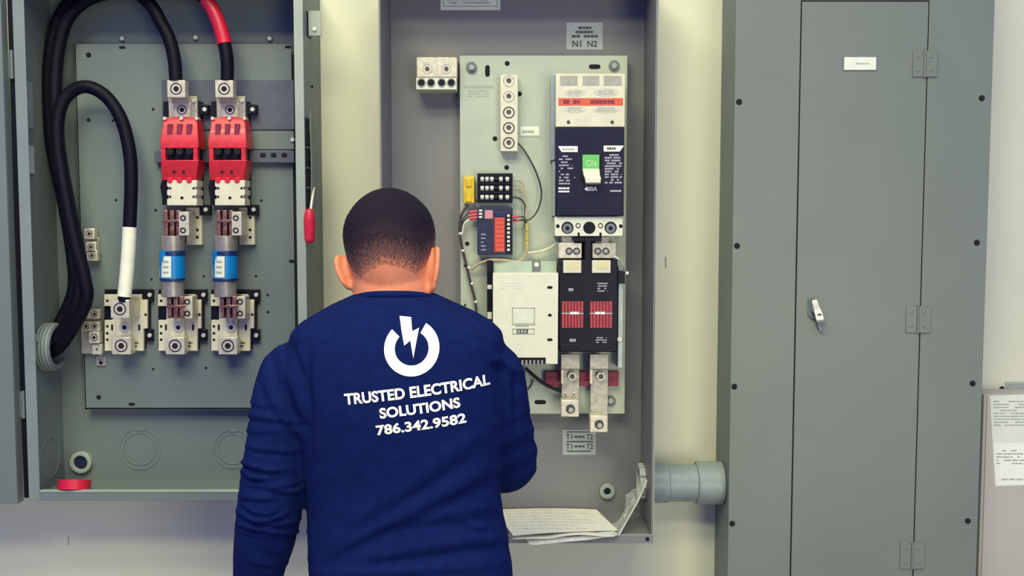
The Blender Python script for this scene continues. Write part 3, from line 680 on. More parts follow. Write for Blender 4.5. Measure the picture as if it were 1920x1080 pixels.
# red insulator + bottom lugs
RI = T('red_insulator', 'dark red insulating bar behind the bottom lugs', 'insulator', P(1090, 723, 2.2))
part('insulator_bar', MB().bx(1022, 697, 1160, 724, 2.195, YQ), M_dred, RI)
part('insulator_rib', MB().bx(1024, 708, 1158, 712, 2.192, 2.1951), M_dred, RI)
def bottom_lug(u0, u1, vmid, vend, lab, short):
    t = T('load_lug', lab, 'lug', P((u0+u1)/2, vend, 2.18), 'bottom load lugs')
    part('strap', MB().bx(u0, 664, u1, 692, 2.160, 2.166), M_tin2, t, bev=0.001)
    part('strap_tongue', MB().bx(u0+1, 692, u1-1, vend-30, 2.184, 2.1945), M_tin2, t, bev=0.001)
    part('strap_bend', MB().loft([[P(u0, 688, 2.160), P(u1, 688, 2.160), P(u1, 688, 2.166), P(u0, 688, 2.166)],
                                  [P(u0, 694, 2.178), P(u1, 694, 2.178), P(u1, 692, 2.186), P(u0, 692, 2.186)]]), M_tin, t)
    part('strap_side', MB().bx(u0, 692, u0+5, 720, 2.166, 2.184), M_tin, t)
    s_ = part('strap_bolt', MB().cy(u0+21, 706, 9, 2.172, 2.184, 6), M_tin, t)
    part('bolt_socket', MB().cy(u0+21, 706, 5, 2.1715, 2.174, 12), M_pdark, s_, bev=0)
    b_ = part('lug_barrel', MB().bx(u0, vend-32, u1-1, vend, 2.150, 2.185), M_tin, t, bev=0.002)
    part('barrel_screw', MB().cy((u0+u1)/2, vend-15, 9, 2.1494, 2.152, 18), M_pdark, b_, bev=0)
    part('screw_core', MB().cy((u0+u1)/2+1, vend-13, 5, 2.1488, 2.152, 6), M_tin2, b_, bev=0)
    if short: 
        for uu in (u0+8, u0+24): screw(t, uu, vend-42, 4, 2.184, M_tin)
    return t
bottom_lug(1052, 1087, 722, 782, 'shorter left load lug under the contactor', True)
bottom_lug(1106, 1141, 722, 811, 'longer right load lug hanging past the mounting plate', False)
# controller
yt = 2.13
CO = T('controller_module', 'white plastic controller module right of the worker, beside the contactor', 'controller', P(985, 683, 2.18))
cbx = part('module_case', MB().pr([(924,512),(1047,512),(1046,683),(1023,683),(1023,671),(924,671)], yt, 2.20), M_white, CO, bev=0.0015)
part('module_back', MB().bx(925, 490, 1044, 512, 2.185, YQ), mat('pale_green_board', (0.40, 0.50, 0.40), 0.5), CO)
part('module_standoff', MB().bx(935, 520, 1035, 665, 2.20, YQ), M_labelg, CO)
for v in (539, 591, 637): hole(cbx, 1031, v, 5 if v != 591 else 3.5, yt, 2.6, 'light_slot')
fr = MB()
for a in ((960,577,1003,578.4),(960,608,1003,609.4),(960,577,961.4,609),(1001.6,577,1003,609)): fr.bx(*a, yt-0.0008, yt)
part('button_frame', fr, M_pmid, cbx, bev=0)
part('button', MB().bx(963, 580, 1000, 606, yt-0.0012, yt+0.0004), mat('pale_button', (0.70, 0.73, 0.58), 0.4), cbx, bev=0.0006)
part('button_text', dashes(966, 609.5, 994, 613, 1, yt, 0.8, 0.8, 3, 7, 41, 0), M_pmid, cbx, bev=0)
fr = MB()
for a in ((961,616,1002,617.2),(961,625.5,1002,626.7),(961,616,962.2,626.5),(1000.8,616,1002,626.5)): fr.bx(*a, yt-0.0008, yt)
part('display_frame', fr, M_pmid, cbx, bev=0)
part('display', MB().bx(969, 617.5, 990, 625.5, yt-0.0006, yt+0.0004), M_pdark, cbx, bev=0)
for k in range(3): part('display_digit', MB().bx(971+6*k, 619, 975+6*k, 624, yt-0.0009, yt-0.0005), M_labelg, cbx, bev=0)
part('printed_text', dashes(938, 528, 1000, 543, 3, yt, 0.25, 0.9, 8, 20, 42, 0.4), mat('ghost_print', (0.62, 0.62, 0.54), 0.6), cbx, bev=0)
cn = part('connector_strip', MB().bx(960, 671.5, 1022, 683, yt+0.006, 2.19), M_black, CO)
for k in range(8): part('connector_pin', MB().bx(963+7.4*k, 675, 966.5+7.4*k, 683.4, yt+0.0052, yt+0.02), M_steel, cn, bev=0)
part('side_connector', MB().bx(913, 488, 923, 603, 2.165, YQ), M_black, CO)
for v0, v1 in ((534, 542), (585, 598)): part('connector_latch', MB().bx(914, v0, 922, v1, 2.1644, 2.167), M_white, CO, bev=0)
tg = T('tag_clip', 'small dark grey clip with white spot above the white controller', 'clip', P(1005, 508, 2.2))
part('clip_plate', MB().bx(998, 488, 1013, 510, YQ-0.034, YQ-0.0305), M_greyb, tg); part('clip_spot', MB().cy(1006, 496, 4.5, YQ-0.0348, YQ-0.0335, 12), M_white, tg, bev=0)
part('clip_stem', MB().bx(1002, 498, 1009, 508, YQ-0.0306, YQ), M_greyb, tg)
# fuse block, module, yellow relay
FK = T('small_fuse_block', 'black block with three rows of silvery fuses on the mounting plate', 'fuse block', P(928, 380, 2.2))
yf_ = 2.185
bk_ = part('block_body', MB().bx(895, 325, 961, 380, yf_, YQ), M_black, FK, bev=0.001)
for v in (336, 353, 370):
    tb = MB()
    p0 = P(900, v, yf_-0.006); p1 = P(957, v, yf_-0.006)
    part('fuse_tube', MB().cyl((p0.x, yf_-0.002, p0.z), (1, 0, 0), 0.0048, p1.x-p0.x, 12), M_black, bk_, bev=0)
    for a in (901, 910, 919, 936, 948): part('fuse_end', MB().cyl((X(a, v, yf_), yf_-0.002, p0.z), (1, 0, 0), 0.0056, 6.5*PX(yf_), 12), M_chrome, bk_, bev=0.0008)
    part('barrier', MB().bx(896, v+6.5, 960, v+9.5, yf_-0.004, yf_), M_black, bk_)
ER = T('relay_module', 'black relay module with orange red panel and row of pins', 'relay', P(928, 478, 2.2))
em = part('module_body', MB().bx(895, 389, 961, 478, 2.182, YQ), M_pcb, ER, bev=0.001)
part('orange_panel', MB().bx(928, 408, 946, 472, 2.1805, 2.183), M_orange, em, label='orange red panel', bev=0.0004)
for k in range(7): part('panel_line', MB().bx(930, 412+8.4*k, 944, 414+8.4*k, 2.1802, 2.181), M_red, em, bev=0)
part('panel_cap', MB().bx(928, 398, 946, 407, 2.1803, 2.183), M_bdark, em)
part('side_print', MB().bx(925.5, 404, 927.5, 474, 2.1813, 2.183), M_dred, em, bev=0)
part('label_pad', MB().bx(909, 394, 924, 410, 2.1812, 2.183), mat('pink_label', (0.55, 0.25, 0.27), 0.5), em, bev=0)
part('pin_bar', MB().bx(949, 400, 959, 474, 2.176, 2.1825), M_black, em)
for k in range(9): part('pin', MB().bx(951, 402+8*k, 956, 406.5+8*k, 2.1752, 2.177), M_label, em, bev=0)
for k in range(3): part('pin', MB().bx(898, 393+6*k, 904, 396.5+6*k, 2.1806, 2.183), M_label, em, bev=0)
part('printed_text', dashes(902, 436, 912, 472, 5, 2.182, 0.3, 0.9, 3, 6, 51, 0.2), M_pgrey, em, bev=0)
YE = T('yellow_relay', 'yellow plastic relay at left edge of the mounting plate', 'relay', P(878, 382, 2.2))
part('relay_body', MB().bx(869, 331, 889, 381, 2.19, YQ), M_yellow, YE, bev=0.0015)
for v0, v1 in ((334, 350), (362, 378)): part('relay_window', MB().bx(873, v0, 884, v1, 2.187, 2.1901), M_yellow, YE, bev=0.001)
part('relay_clip', MB().bx(887, 372, 893, 379, 2.197, YQ), M_dred, YE)
# wires
def wire(path, r, m, label, nm='control_wire'):
    return solo(nm, MB().tube(pts(path), r, 8), m, label, 'wire', bev=0)
wire([(971,268,2.20),(985,285,2.196),(1004,320,2.193),(1015,358,2.193),(1010,390,2.193),(994,411,2.19),(975,413,2.185),(962,412,2.180)], 0.0019, M_dgreen, 'dark green wire looping from ground bar down to the relay module')
for k, (v, mm) in enumerate(((337, M_dred), (353, M_dred), (370, M_dgreen))):
    wire([(961,v,2.188),(974,v+2,2.19),(982+k,v+14,2.194),(986-k,398,2.196),(988-2*k,428,2.198)], 0.0017, M_tan if k < 2 else M_dgreen, ('tan wire from top row of the small fuse block', 'tan wire from middle row of the small fuse block', 'dark wire from bottom row of the small fuse block')[k])
wire([(988,425,2.196),(988,455,2.196),(985,478,2.194),(972,490,2.192),(945,488,2.184),(918,488,2.180),(898,495,2.19),(884,506,2.2)], 0.0032, M_tan, 'tan wire bundle curving under the relay module', 'wire_bundle')
hb_ = T('sleeved_harness', 'yellow sleeved wire harness right of the relay module', 'wire', P(987, 470, 2.19))
for v0, v1 in ((418, 432), (434, 450), (452, 468)): part('sleeve', MB().tube(pts([(987, v0, 2.196), (988, (v0+v1)/2, 2.196), (988, v1, 2.196)]), 0.0046, 10), M_yell2, hb_, bev=0)
part('sleeve_branch', MB().tube(pts([(990, 474, 2.194), (1005, 473, 2.19), (1024, 468, 2.186), (1046, 456, 2.18)]), 0.0030, 8), mat('cream_wire', (0.60, 0.58, 0.42), 0.5), hb_, bev=0)
for k in range(3):
    t = T('terminal_wire', ('top', 'middle', 'bottom')[k] + ' of three wires with red ends at left side of the relay module', 'wire', P(890, 398+6*k, 2.19))
    part('red_sleeve', MB().tube(pts([(896,396+6*k,2.188),(880,398+6.5*k,2.19)]), 0.0030, 8), M_pwire, t, bev=0)
    part('wire_run', MB().tube(pts([(881,398+6.5*k,2.19),(870,408+6*k,2.193),(863+2*k,428+4*k,2.197),(863+k,444,2.2)]), 0.0014, 8), M_dgreen if k < 2 else M_paper, t, bev=0)
for k in range(2):
    t = T('terminal_wire', ('upper', 'lower')[k] + ' red sleeved wire end at right side of the relay module', 'wire', P(968, 412+6*k, 2.19))
    part('red_sleeve', MB().tube(pts([(960,407+7*k,2.182),(973,406+7*k,2.184)]), 0.0026, 8), M_pwire, t, bev=0)
    part('wire_run', MB().tube(pts([(973,406+7*k,2.184),(981,407+5*k,2.188),(987,414+4*k,2.195)]), 0.0014, 8), M_dgreen, t, bev=0)
LH = T('side_harness', 'dark wire harness with white ties along left edge of mounting plate', 'wire', P(880, 590, 2.2))
lp = [(878,384,2.2),(866,402,2.197),(862,430,2.197),(866,462,2.197),(874,495,2.197),(882,530,2.197),(890,560,2.197),(894,592,2.199),(896,640,2.20)]
part('harness_run', MB().tube(pts(lp), 0.0030, 8), mat('maroon_wire', (0.05, 0.025, 0.03), 0.5), LH, bev=0)
for (u, v) in ((863,438),(868,470),(879,502),(885,532),(892,566)): part('tie_wrap', MB().ell(P(u, v, 2.197), (0.0045, 0.0045, 0.0035), None, 10, 8), M_white, LH, bev=0)
wire([(985,690,2.19),(1003,706,2.188),(1024,722,2.188),(1052,734,2.19)], 0.0036, M_black, 'black wire drooping below the white controller to left load lug')
wire([(1000,712,2.205),(996,722,2.208),(990,730,2.212)], 0.0016, M_dgreen, 'short dark wire end below the controller connector')
# conduit bushing on right wall, papers, bag
RB = T('conduit_bushing', 'grey conduit bushing in right wall of the middle enclosure', 'bushing', (axr-th, 2.18, Z(945, 2.18)))
rc0 = Vector((axr-th-0.014, 2.185, Z(905, 2.185)))
part('bushing_body', MB().ringx(rc0, (1, 0, 0), 0.040, 0.033, 0.0139, 32), M_labelg, RB, bev=0.0015)
for i in range(10):
    a = 2*math.pi*i/10; 
    part('bushing_ridge', MB().cyl(rc0 + Vector((0.001, 0.041*math.cos(a), 0.041*math.sin(a))), (1,0,0), 0.003, 0.011, 8), M_lip, RB, bev=0)
part('bushing_throat', MB().cyl(rc0 + Vector((0.012, 0, 0)), (1,0,0), 0.0328, 0.0015, 28), M_hole, RB, bev=0)
# papers on the floor of the box
zf = azb + 0.0142
def sheet(corners, z, wob, nx=24, ny=14, seed=0, thick=0.0006):
    """curled sheet: corners in (x, y) near-left, near-right, far-right, far-left"""
    rnd = random.Random(seed); ph = rnd.uniform(0, 6); A = [Vector(c) for c in corners]; vs = []
    for k in (0, 1):
        for j in range(ny+1):
            for i in range(nx+1):
                s, t = i/nx, j/ny
                p = (A[0]*(1-s)+A[1]*s)*(1-t) + (A[3]*(1-s)+A[2]*s)*t
                vs.append((p.x, p.y, z(s, t) + wob*math.sin(5*s+ph)*math.sin(3*t+ph*.7) + k*thick))
    n1 = (nx+1)*(ny+1); fs = []
    for j in range(ny):
        for i in range(nx):
            a = j*(nx+1)+i; q = (a, a+1, a+nx+2, a+nx+1); fs += [tuple(n1+x for x in q), q[::-1]]
    edge = [i for i in range(nx+1)] + [j*(nx+1)+nx for j in range(1, ny+1)] + [ny*(nx+1)+i for i in range(nx-1, -1, -1)] + [j*(nx+1) for j in range(ny-1, 0, -1)]
    for i in range(len(edge)):
        a, b = edge[i], edge[(i+1) % len(edge)]; fs.append((a, b, n1+b, n1+a))
    return MB().add(vs, fs)
def zb_(u, v, Y): return P(u, v, Y)
xa = lambda u, Y: X(u, 985, Y)
PA = T('paper_sheets', 'white document sheets lying on the floor of the middle enclosure', 'papers', (xa(1050, 2.12), 2.12, zf))
part('sheet', sheet([(xa(962, 2.05), 2.045), (xa(1160, 2.07), 2.085), (xa(1118, 2.25), 2.25), (xa(925, 2.25), 2.25)], lambda s, t: zf + 0.009 + 0.004*math.sin(2.4*s+0.4) - 0.004*t, 0.0012, seed=1), M_paper, PA, bev=0)
part('sheet', sheet([(xa(965, 2.05), 2.046), (xa(1152, 2.06), 2.060), (xa(1120, 2.24), 2.24), (xa(930, 2.24), 2.24)], lambda s, t: zf + 0.004 + 0.006*max(0, math.sin(6*s-2.2))*(1-t), 0.0008, seed=2), M_paper, PA, bev=0)
part('sheet', sheet([(xa(962, 2.05), 2.048), (xa(1140, 2.06), 2.066), (xa(1100, 2.22), 2.22), (xa(935, 2.22), 2.22)], lambda s, t: zf + 0.002, 0.0004, seed=3), M_paper, PA, bev=0)
pt = MB()
rnd = random.Random(5)
for j in range(7):
    tY = 2.23 - j*0.024; s0 = 0.06
    x = xa(945+j*3, tY); e = xa(1090 + j*4 - rnd.random()*40, tY)
    while x < e:
        L_ = rnd.uniform(0.008, 0.03); s = (x - xa(935, tY))/(xa(1135, tY)-xa(935, tY)); t_ = (tY-2.06)/0.19
        zz = zf + 0.009 + 0.004*math.sin(2.4*s+0.4) - 0.004*t_ + 0.0022
        pt.box((x, tY, zz), (x+L_, tY+0.0025, zz+0.0003)); x += L_ + 0.004
part('printed_text', pt, mat('ghost_ink', (0.76, 0.78, 0.68), 0.7), PA, bev=0)
# clear bag: crumpled film rising to the right corner
BG = T('plastic_bag', 'clear crumpled plastic document bag in lower right corner of middle enclosure', 'plastic bag', (xa(1180, 2.1), 2.1, zf))
def film(edge0, edge1, n=22, m_=10, amp=0.004, seed=0):
    rnd = np.random.RandomState(seed); vs = []; E0, _ = catmull([Vector(p) for p in edge0], [1]*len(edge0), 8); E1, _ = catmull([Vector(p) for p in edge1], [1]*len(edge1), 8)
    fs = []; n0 = len(E0)
    for i in range(n0):
        k = min(len(E1)-1, int(round(i*(len(E1)-1)/(n0-1))))
        for j in range(m_+1):
            t = j/m_; p = E0[i]*(1-t) + E1[k]*t
            vs.append(p + Vector((math.sin(i*0.9+j*1.7+seed), math.cos(i*1.3-j*0.8), math.sin(i*0.5+j*2.1))) * amp * rnd.uniform(0.3, 1) * math.sin(math.pi*min(max(t, 0.05), 0.95)))
    for i in range(n0-1):
        for j in range(m_): a = i*(m_+1)+j; fs.append((a, a+1, a+m_+2, a+m_+1))
    return MB().add(vs, fs)
fm = film([P(1213, 900, 2.10), P(1200, 930, 2.095), P(1178, 970, 2.085), P(1160, 1003, 2.073)], [P(1172, 928, 2.20), P(1172, 950, 2.18), P(1160, 975, 2.16), P(1135, 985, 2.16)], seed=1)
bo1 = part('bag_film', fm, M_bag, BG, bev=0, fixn=False)
bo1.modifiers.new('thick', 'SOLIDIFY').thickness = 0.0006
fm = film([P(1160, 1003, 2.065), P(1100, 1012, 2.055), P(1040, 1018, 2.05), P(995, 1022, 2.047)], [P(1150, 990, 2.10), P(1090, 1004, 2.065), P(1040, 1008, 2.06), P(985, 1012, 2.058)], amp=0.002, seed=2)
bo2 = part('bag_flap', fm, mat('milky_bag', (0.75, 0.77, 0.70), 0.3, alpha=0.75), BG, bev=0, fixn=False)
bo2.modifiers.new('thick', 'SOLIDIFY').thickness = 0.0006
part('bag_crease', MB().tube([P(1213, 900, 2.099), P(1200, 932, 2.094), P(1178, 972, 2.084), P(1160, 1004, 2.072)], 0.0013, 8), mat('milky_bag2', (0.75, 0.76, 0.66), 0.3, alpha=0.85), BG, bev=0)

# ================================================================== CONDUIT NIPPLE
yn_ = 2.205; zc = Z(905, yn_); rr = 36*PX(yn_)
CN = T('conduit_nipple', 'short grey plastic conduit with couplings joining middle enclosure and right panel', 'conduit', ((X(1290, 905, yn_)), yn_, zc - rr*1.15))
def hc(u0, u1, r_, m, nm, **k):
    x0 = X(u0, 905, yn_); x1 = X(u1, 905, yn_)
    return part(nm, MB().cyl((x0, yn_, zc), (1, 0, 0), r_, x1-x0, 40), m, CN, **k)
x_a = axr; 
part('coupling', MB().cyl((axr, yn_, zc), (1,0,0), rr*1.05, X(1252, 905, yn_)-axr, 40), M_pvc, CN, bev=0.002)
hc(1252, 1307, rr*0.985, M_pvc, 'pipe', bev=0.001)
panx = X(1374, 540, 2.13)   # left face of the right panel can
part('coupling', MB().cyl((X(1304, 905, yn_), yn_, zc), (1,0,0), rr*1.13, panx + 0.002 - X(1304, 905, yn_) - 0.0025, 40), M_pvc, CN, bev=0.003)

# ================================================================== RIGHT PANELBOARD
YR = 2.13
pxl = panx; pxr = X(1846, 540, YR); pzt = Z(-130, YR); pzb = Z(1330, YR)
PN = T('panelboard_cabinet', 'tall closed grey panelboard cabinet on the right wall', 'electrical panel', ((pxl+pxr)/2, YR, pzb))
part('can', MB().box((pxl, YR+0.004, pzb), (pxr, YW-0.0005, pzt)), M_grey, PN)
part('can_seam', MB().box((pxl-0.001, YR+0.0035, pzb), (pxl+0.0005, YR+0.006, pzt)), M_hole, PN, bev=0)
dl = X(1492.5, 540, YR); dr = X(1727, 540, YR); dt = Z(2, YR); dbm = Z(1270, YR); g = 0.0026
bkp = part('gap_backing', MB().box((dl-0.01, YR+0.0025, dbm-0.01), (dr+0.01, YR+0.0041, dt+0.01)), M_hole, PN, bev=0)
part('trim_plate', MB().box((pxl-0.002, YR, pzb), (dl-g/2, YR+0.0025, pzt)), M_greyd, PN)
part('trim_plate', MB().box((dr+g/2, YR, pzb), (pxr+0.002, YR+0.0025, pzt)), M_greyd, PN)
part('trim_plate', MB().box((dl-g/2, YR, dt+g/2), (dr+g/2, YR+0.0025, pzt)), M_greyd, PN)
part('trim_plate', MB().box((dl-g/2, YR, pzb), (dr+g/2, YR+0.0025, dbm-g/2)), M_greyd, PN)
pd = part('door', MB().box((dl+g/2, YR-0.001, dbm+g/2), (dr-g/2, YR+0.0024, dt-g/2)), M_greyd, PN)
for a in ((1386,191),(1382,461),(1377,725),(1373,982),(1841,184),(1832,455),(1824,719),(1815,977)):
    s_ = part('trim_screw', MB().cy(a[0], a[1], 5.6, YR-0.0012, YR+0.001, 14), M_hole, PN, bev=0.0004)
    part('screw_slot', MB().cy(a[0], a[1], 3, YR-0.0016, YR-0.001, 10), M_hole, s_, bev=0)
for v in (119, 599, 1042):
    u = 1734 + (119-v)*0.0265/1.0 - 0 if False else {119: 1734, 599: 1721, 1042: 1710}[v]
    h_ = part('hinge', MB().bx(u-22, v-25, u-2, v+25, YR-0.004, YR-0.001), M_greyd, PN, bev=0.0008)
    part('hinge_leaf', MB().bx(u+2, v-25, u+24, v+25, YR-0.004, YR+0.0002), M_greyd, h_, bev=0.0008)
    pc = P(u, v+26, YR-0.0045); part('hinge_barrel', MB().cyl((X(u-1, v, YR), YR-0.004, pc.z), (0,0,1), 0.0028, 52*PX(YR), 12), M_greyd, h_, bev=0)
    for du in (-12, 12):
        for dv in (-14, 12): part('hinge_rivet', MB().cy(u+du, v+dv, 4, YR-0.0052, YR-0.003, 10), M_greyd, h_)
# name plate
np_ = part('card_holder', MB().bx(1580, 104, 1645, 133, YR-0.0022, YR-0.001), M_greyb, pd)
part('card', MB().bx(1583, 107, 1643, 131, YR-0.003, YR-0.0021), M_label, np_, bev=0.0003)
part('card_text', dashes(1596, 116, 1632, 122, 1, YR-0.0031, 0.5, 0.8, 5, 12, 61, 0.1), M_labelg, np_, bev=0)
# latch
lt = part('latch_base', MB().cy(1528, 586, 13, YR-0.006, YR-0.001, 20), M_greyb, pd)
rings = []
for (u, v, hw, y, t_) in ((1527, 562, 5, YR-0.020, 0.006), (1530, 573, 6, YR-0.026, 0.010), (1535, 588, 7.5, YR-0.028, 0.012), (1538, 600, 8, YR-0.026, 0.012), (1540, 604, 7, YR-0.020, 0.008)):
    rings.append([P(u-hw, v+1, y), P(u+hw, v-1, y), P(u+hw, v-1, y+t_), P(u-hw, v+1, y+t_)])
part('latch_handle', MB().loft(rings), M_chrome, lt, label='bright chrome latch handle', bev=0.0015)
part('latch_stem', MB().cyl(P(1531, 583, YR-0.020), (0, 1, 0), 0.0075, 0.016, 16), M_steel, lt)
part('latch_tail', MB().pr([(1530,600),(1541,604),(1544,624),(1536,620)], YR-0.010, YR-0.006), M_greyb, lt)
part('lock_slot', MB().bx(1533, 588, 1540, 592, YR-0.0286, YR-0.0278), M_pdark, lt, bev=0)

# ================================================================== FAR RIGHT: beige cabinet with paper
yq = 2.205
BC = T('beige_cabinet', 'beige metal cabinet at the right edge, cut off by the frame', 'cabinet', (X(1950, 900, yq), yq, 0))
bx0 = X(1840, 900, yq); bzt = Z(739, yq)
part('cabinet_body', MB().box((bx0, yq, 0), (bx0+0.40, YW-0.0005, bzt)), M_beige, BC, bev=0.003)
part('cabinet_door', MB().box((bx0+0.006, yq-0.003, 0.05), (bx0+0.394, yq, bzt-0.003)), M_beige, BC, bev=0.001)
PS = T('posted_notice', 'printed white notice taped on the beige cabinet at the right edge', 'notice', P(1895, 912, yq-0.003))
ps = [(1856, 742), (1960, 738), (1966, 909), (1866, 912)]
part('notice_sheet', MB().pr(ps, yq-0.0038, yq-0.003), M_label, PS, bev=0)
part('printed_text', dashes(1863, 750, 1950, 800, 9, yq-0.0038, 0.35, 0.8, 4, 16, 71, 0.4), M_pmid, PS, bev=0)
part('lower_slip', MB().pr([(1862, 832), (1962, 830), (1966, 907), (1867, 910)], yq-0.0044, yq-0.0037), M_paper, PS, bev=0)
part('printed_text', dashes(1868, 842, 1950, 872, 5, yq-0.0044, 0.35, 0.7, 4, 16, 72, 0.5), M_pmid, PS, bev=0)
part('printed_text', dashes(1878, 896, 1950, 902, 1, yq-0.0044, 0.5, 0.9, 8, 20, 73, 0.0), M_labelg, PS, bev=0)
WL = T('wall_label', 'small grey label with black dot on wall above the posted notice', 'label', P(1900, 735, YW))
part('label_strip', MB().bx(1884, 716, 1945, 734, YW-0.0012, YW), M_labelg, WL, bev=0)
part('label_dot', MB().cy(1879, 729, 4.5, YW-0.002, YW, 14), M_hole, WL, bev=0)
part('label_text', dashes(1888, 719, 1940, 731, 2, YW-0.0012, 0.5, 0.9, 4, 10, 81, 0.2), M_pmid, WL, bev=0)
#PERSON
# ================================================================== PERSON
YS = 1.64
PE = T('person', 'man seen from behind in navy long sleeved shirt with white logo, head bowed', 'person', (X(765, 900, YS), 1.65, 0))
def remeshed(mb, voxel, smooth=6):
    me = bpy.data.meshes.new('tmp'); me.from_pydata(mb.v, [], mb.f)
    b = bmesh.new(); b.from_mesh(me); bmesh.ops.recalc_face_normals(b, faces=b.faces); b.to_mesh(me); b.free()
    o = bpy.data.objects.new('tmp', me); COL.objects.link(o)
    md = o.modifiers.new('r', 'REMESH'); md.mode = 'VOXEL'; md.voxel_size = voxel
    if smooth: s_ = o.modifiers.new('s', 'SMOOTH'); s_.factor = 0.5; s_.iterations = smooth
    dg = bpy.context.evaluated_depsgraph_get(); r = bpy.data.meshes.new_from_object(o.evaluated_get(dg))
    bpy.data.objects.remove(o); bpy.data.meshes.remove(me)
    return r
def finish(name, me, m, par, label=None):
    n = len(me.vertices); co = np.empty(n*3); me.vertices.foreach_get('co', co)
    co = co.reshape(-1, 3) - np.array(ORG[par]); me.vertices.foreach_set('co', co.ravel())
    me.materials.clear(); me.materials.append(m)
    me.polygons.foreach_set('use_smooth', [True]*len(me.polygons)); me.update(); me.name = name
    o = bpy.data.objects.new(name, me); COL.objects.link(o); o.parent = par; ORG[o] = ORG[par]
    if label: o['label'] = label
    return o
def sect(v, uL, uR, yb, yf, n=48, e=2.4, sx=1.0, zoff=0.0):
    a = P(uL, v, YS); b = P(uR, v, YS); cx = (a.x+b.x)/2; hx = (b.x-a.x)/2*sx; cy = (yb+yf)/2; hy = (yf-yb)/2*sx
    r = []
    for i in range(n):
        t = 2*math.pi*i/n; c, s_ = math.cos(t), math.sin(t)
        r.append(Vector((cx + hx*math.copysign(abs(c)**(2/e), c), cy + hy*math.copysign(abs(s_)**(2/e), s_), a.z + zoff)))
    return r
TOR = [(551,664,812,1.590,1.72),(559,648,830,1.578,1.725),(572,620,860,1.565,1.733),(588,592,894,1.556,1.74),(603,566,922,1.546,1.745),(622,546,942,1.538,1.75),
       (648,540,946,1.531,1.755),(700,538,950,1.525,1.76),(760,548,950,1.525,1.765),(830,562,945,1.532,1.765),(900,572,938,1.543,1.765),(950,575,940,1.548,1.765),
       (1000,574,951,1.548,1.765),(1080,579,962,1.543,1.765),(1150,576,968,1.538,1.762),(1230,570,972,1.534,1.76)]
def chain(L, k=1.0): return [P(u, v, y) for u, v, y, r in L], [r*PX(y)*k for u, v, y, r in L]
ARML = [(575,690,1.64,50),(546,702,1.64,60),(528,760,1.63,58),(517,830,1.63,55),(509,910,1.635,60),(505,960,1.645,62),(497,1010,1.66,58),(485,1075,1.68,48),(484,1130,1.70,45),(480,1180,1.715,38)]
ARMR = [(890,690,1.64,50),(922,700,1.645,60),(938,760,1.665,55),(948,820,1.70,54),(952,866,1.74,55),(915,868,1.80,52),(850,830,1.88,44),(800,798,1.93,36),(782,787,1.945,32)]
# ---- shirt
sh = MB(); sh.loft([sect(*t) for t in TOR])
for A in (ARML, ARMR):
    q, r = chain(A); sh.tube(q, r, 28, sub=6); sh.ell(q[0], (r[0],)*3)
    if A is ARMR: sh.ell(q[4], (r[4]*1.0,)*3)
sm = remeshed(sh, 0.0042, 14)
n = len(sm.vertices); co = np.empty(n*3); sm.vertices.foreach_get('co', co); co = co.reshape(-1, 3)
no = np.empty(n*3); sm.vertices.foreach_get('normal', no); no = no.reshape(-1, 3)
# pattern coordinates of the garment, measured on its back
dy = co[:, 1]*cp - (co[:, 2]-CAMZ)*sp; up = co[:, 1]*sp + (co[:, 2]-CAMZ)*cp
U = 960 + F*co[:, 0]/dy; V = 540 - F*up/dy
FOLDS = []
def fold(pts_, amp, wid):       # ridge (amp > 0) or crease (amp < 0), amplitude in mm
    FOLDS.append((pts_, amp/1000*1.25, wid*0.9))
# diagonal drag folds over the lower back
fold([(600,1050),(680,1000),(760,960),(850,915),(925,870)], 4.5, 22); fold([(610,1062),(700,1012),(790,970),(880,925),(930,895)], -4.5, 14)
fold([(630,1000),(700,950),(780,900),(860,840),(935,790)], 3.2, 24); fold([(640,1020),(720,965),(800,915),(880,860)], -3.0, 14)
fold([(690,1045),(790,1025),(890,1010),(955,1005)], 3.5, 16); fold([(680,1062),(790,1048),(890,1032),(958,1028)], -4, 12)
fold([(720,985),(810,965),(900,950),(945,945)], 3, 15); fold([(740,1000),(830,985),(945,966)], -3, 11)
fold([(590,1075),(700,1072),(820,1066),(955,1056)], 3.5, 13)
fold([(860,970),(890,985),(915,988)], 3, 12); fold([(865,985),(890,998),(915,1000)], -2.5, 9)
# armpit drag
fold([(985,700),(960,690),(935,678),(915,672)], 4, 12); fold([(975,735),(968,712),(945,695),(920,685)], -6.5, 10)
fold([(968,780),(968,745),(960,715)], -6, 12); fold([(950,690),(958,730),(955,780),(945,840)], 3.5, 12)
fold([(585,660),(575,700),(580,750),(578,810),(576,880)], -5.5, 12); fold([(600,640),(592,700),(596,780)], 3, 16)
fold([(545,640),(555,680),(568,720),(575,760)], -4, 9); fold([(525,648),(535,690),(555,740),(572,785)], 3.2, 9)
fold([(508,660),(515,700),(540,760),(570,800)], -3.5, 9); fold([(495,690),(505,730),(535,780),(570,820)], 3, 9)
fold([(486,720),(500,760),(535,805),(565,835)], -2.6, 8)
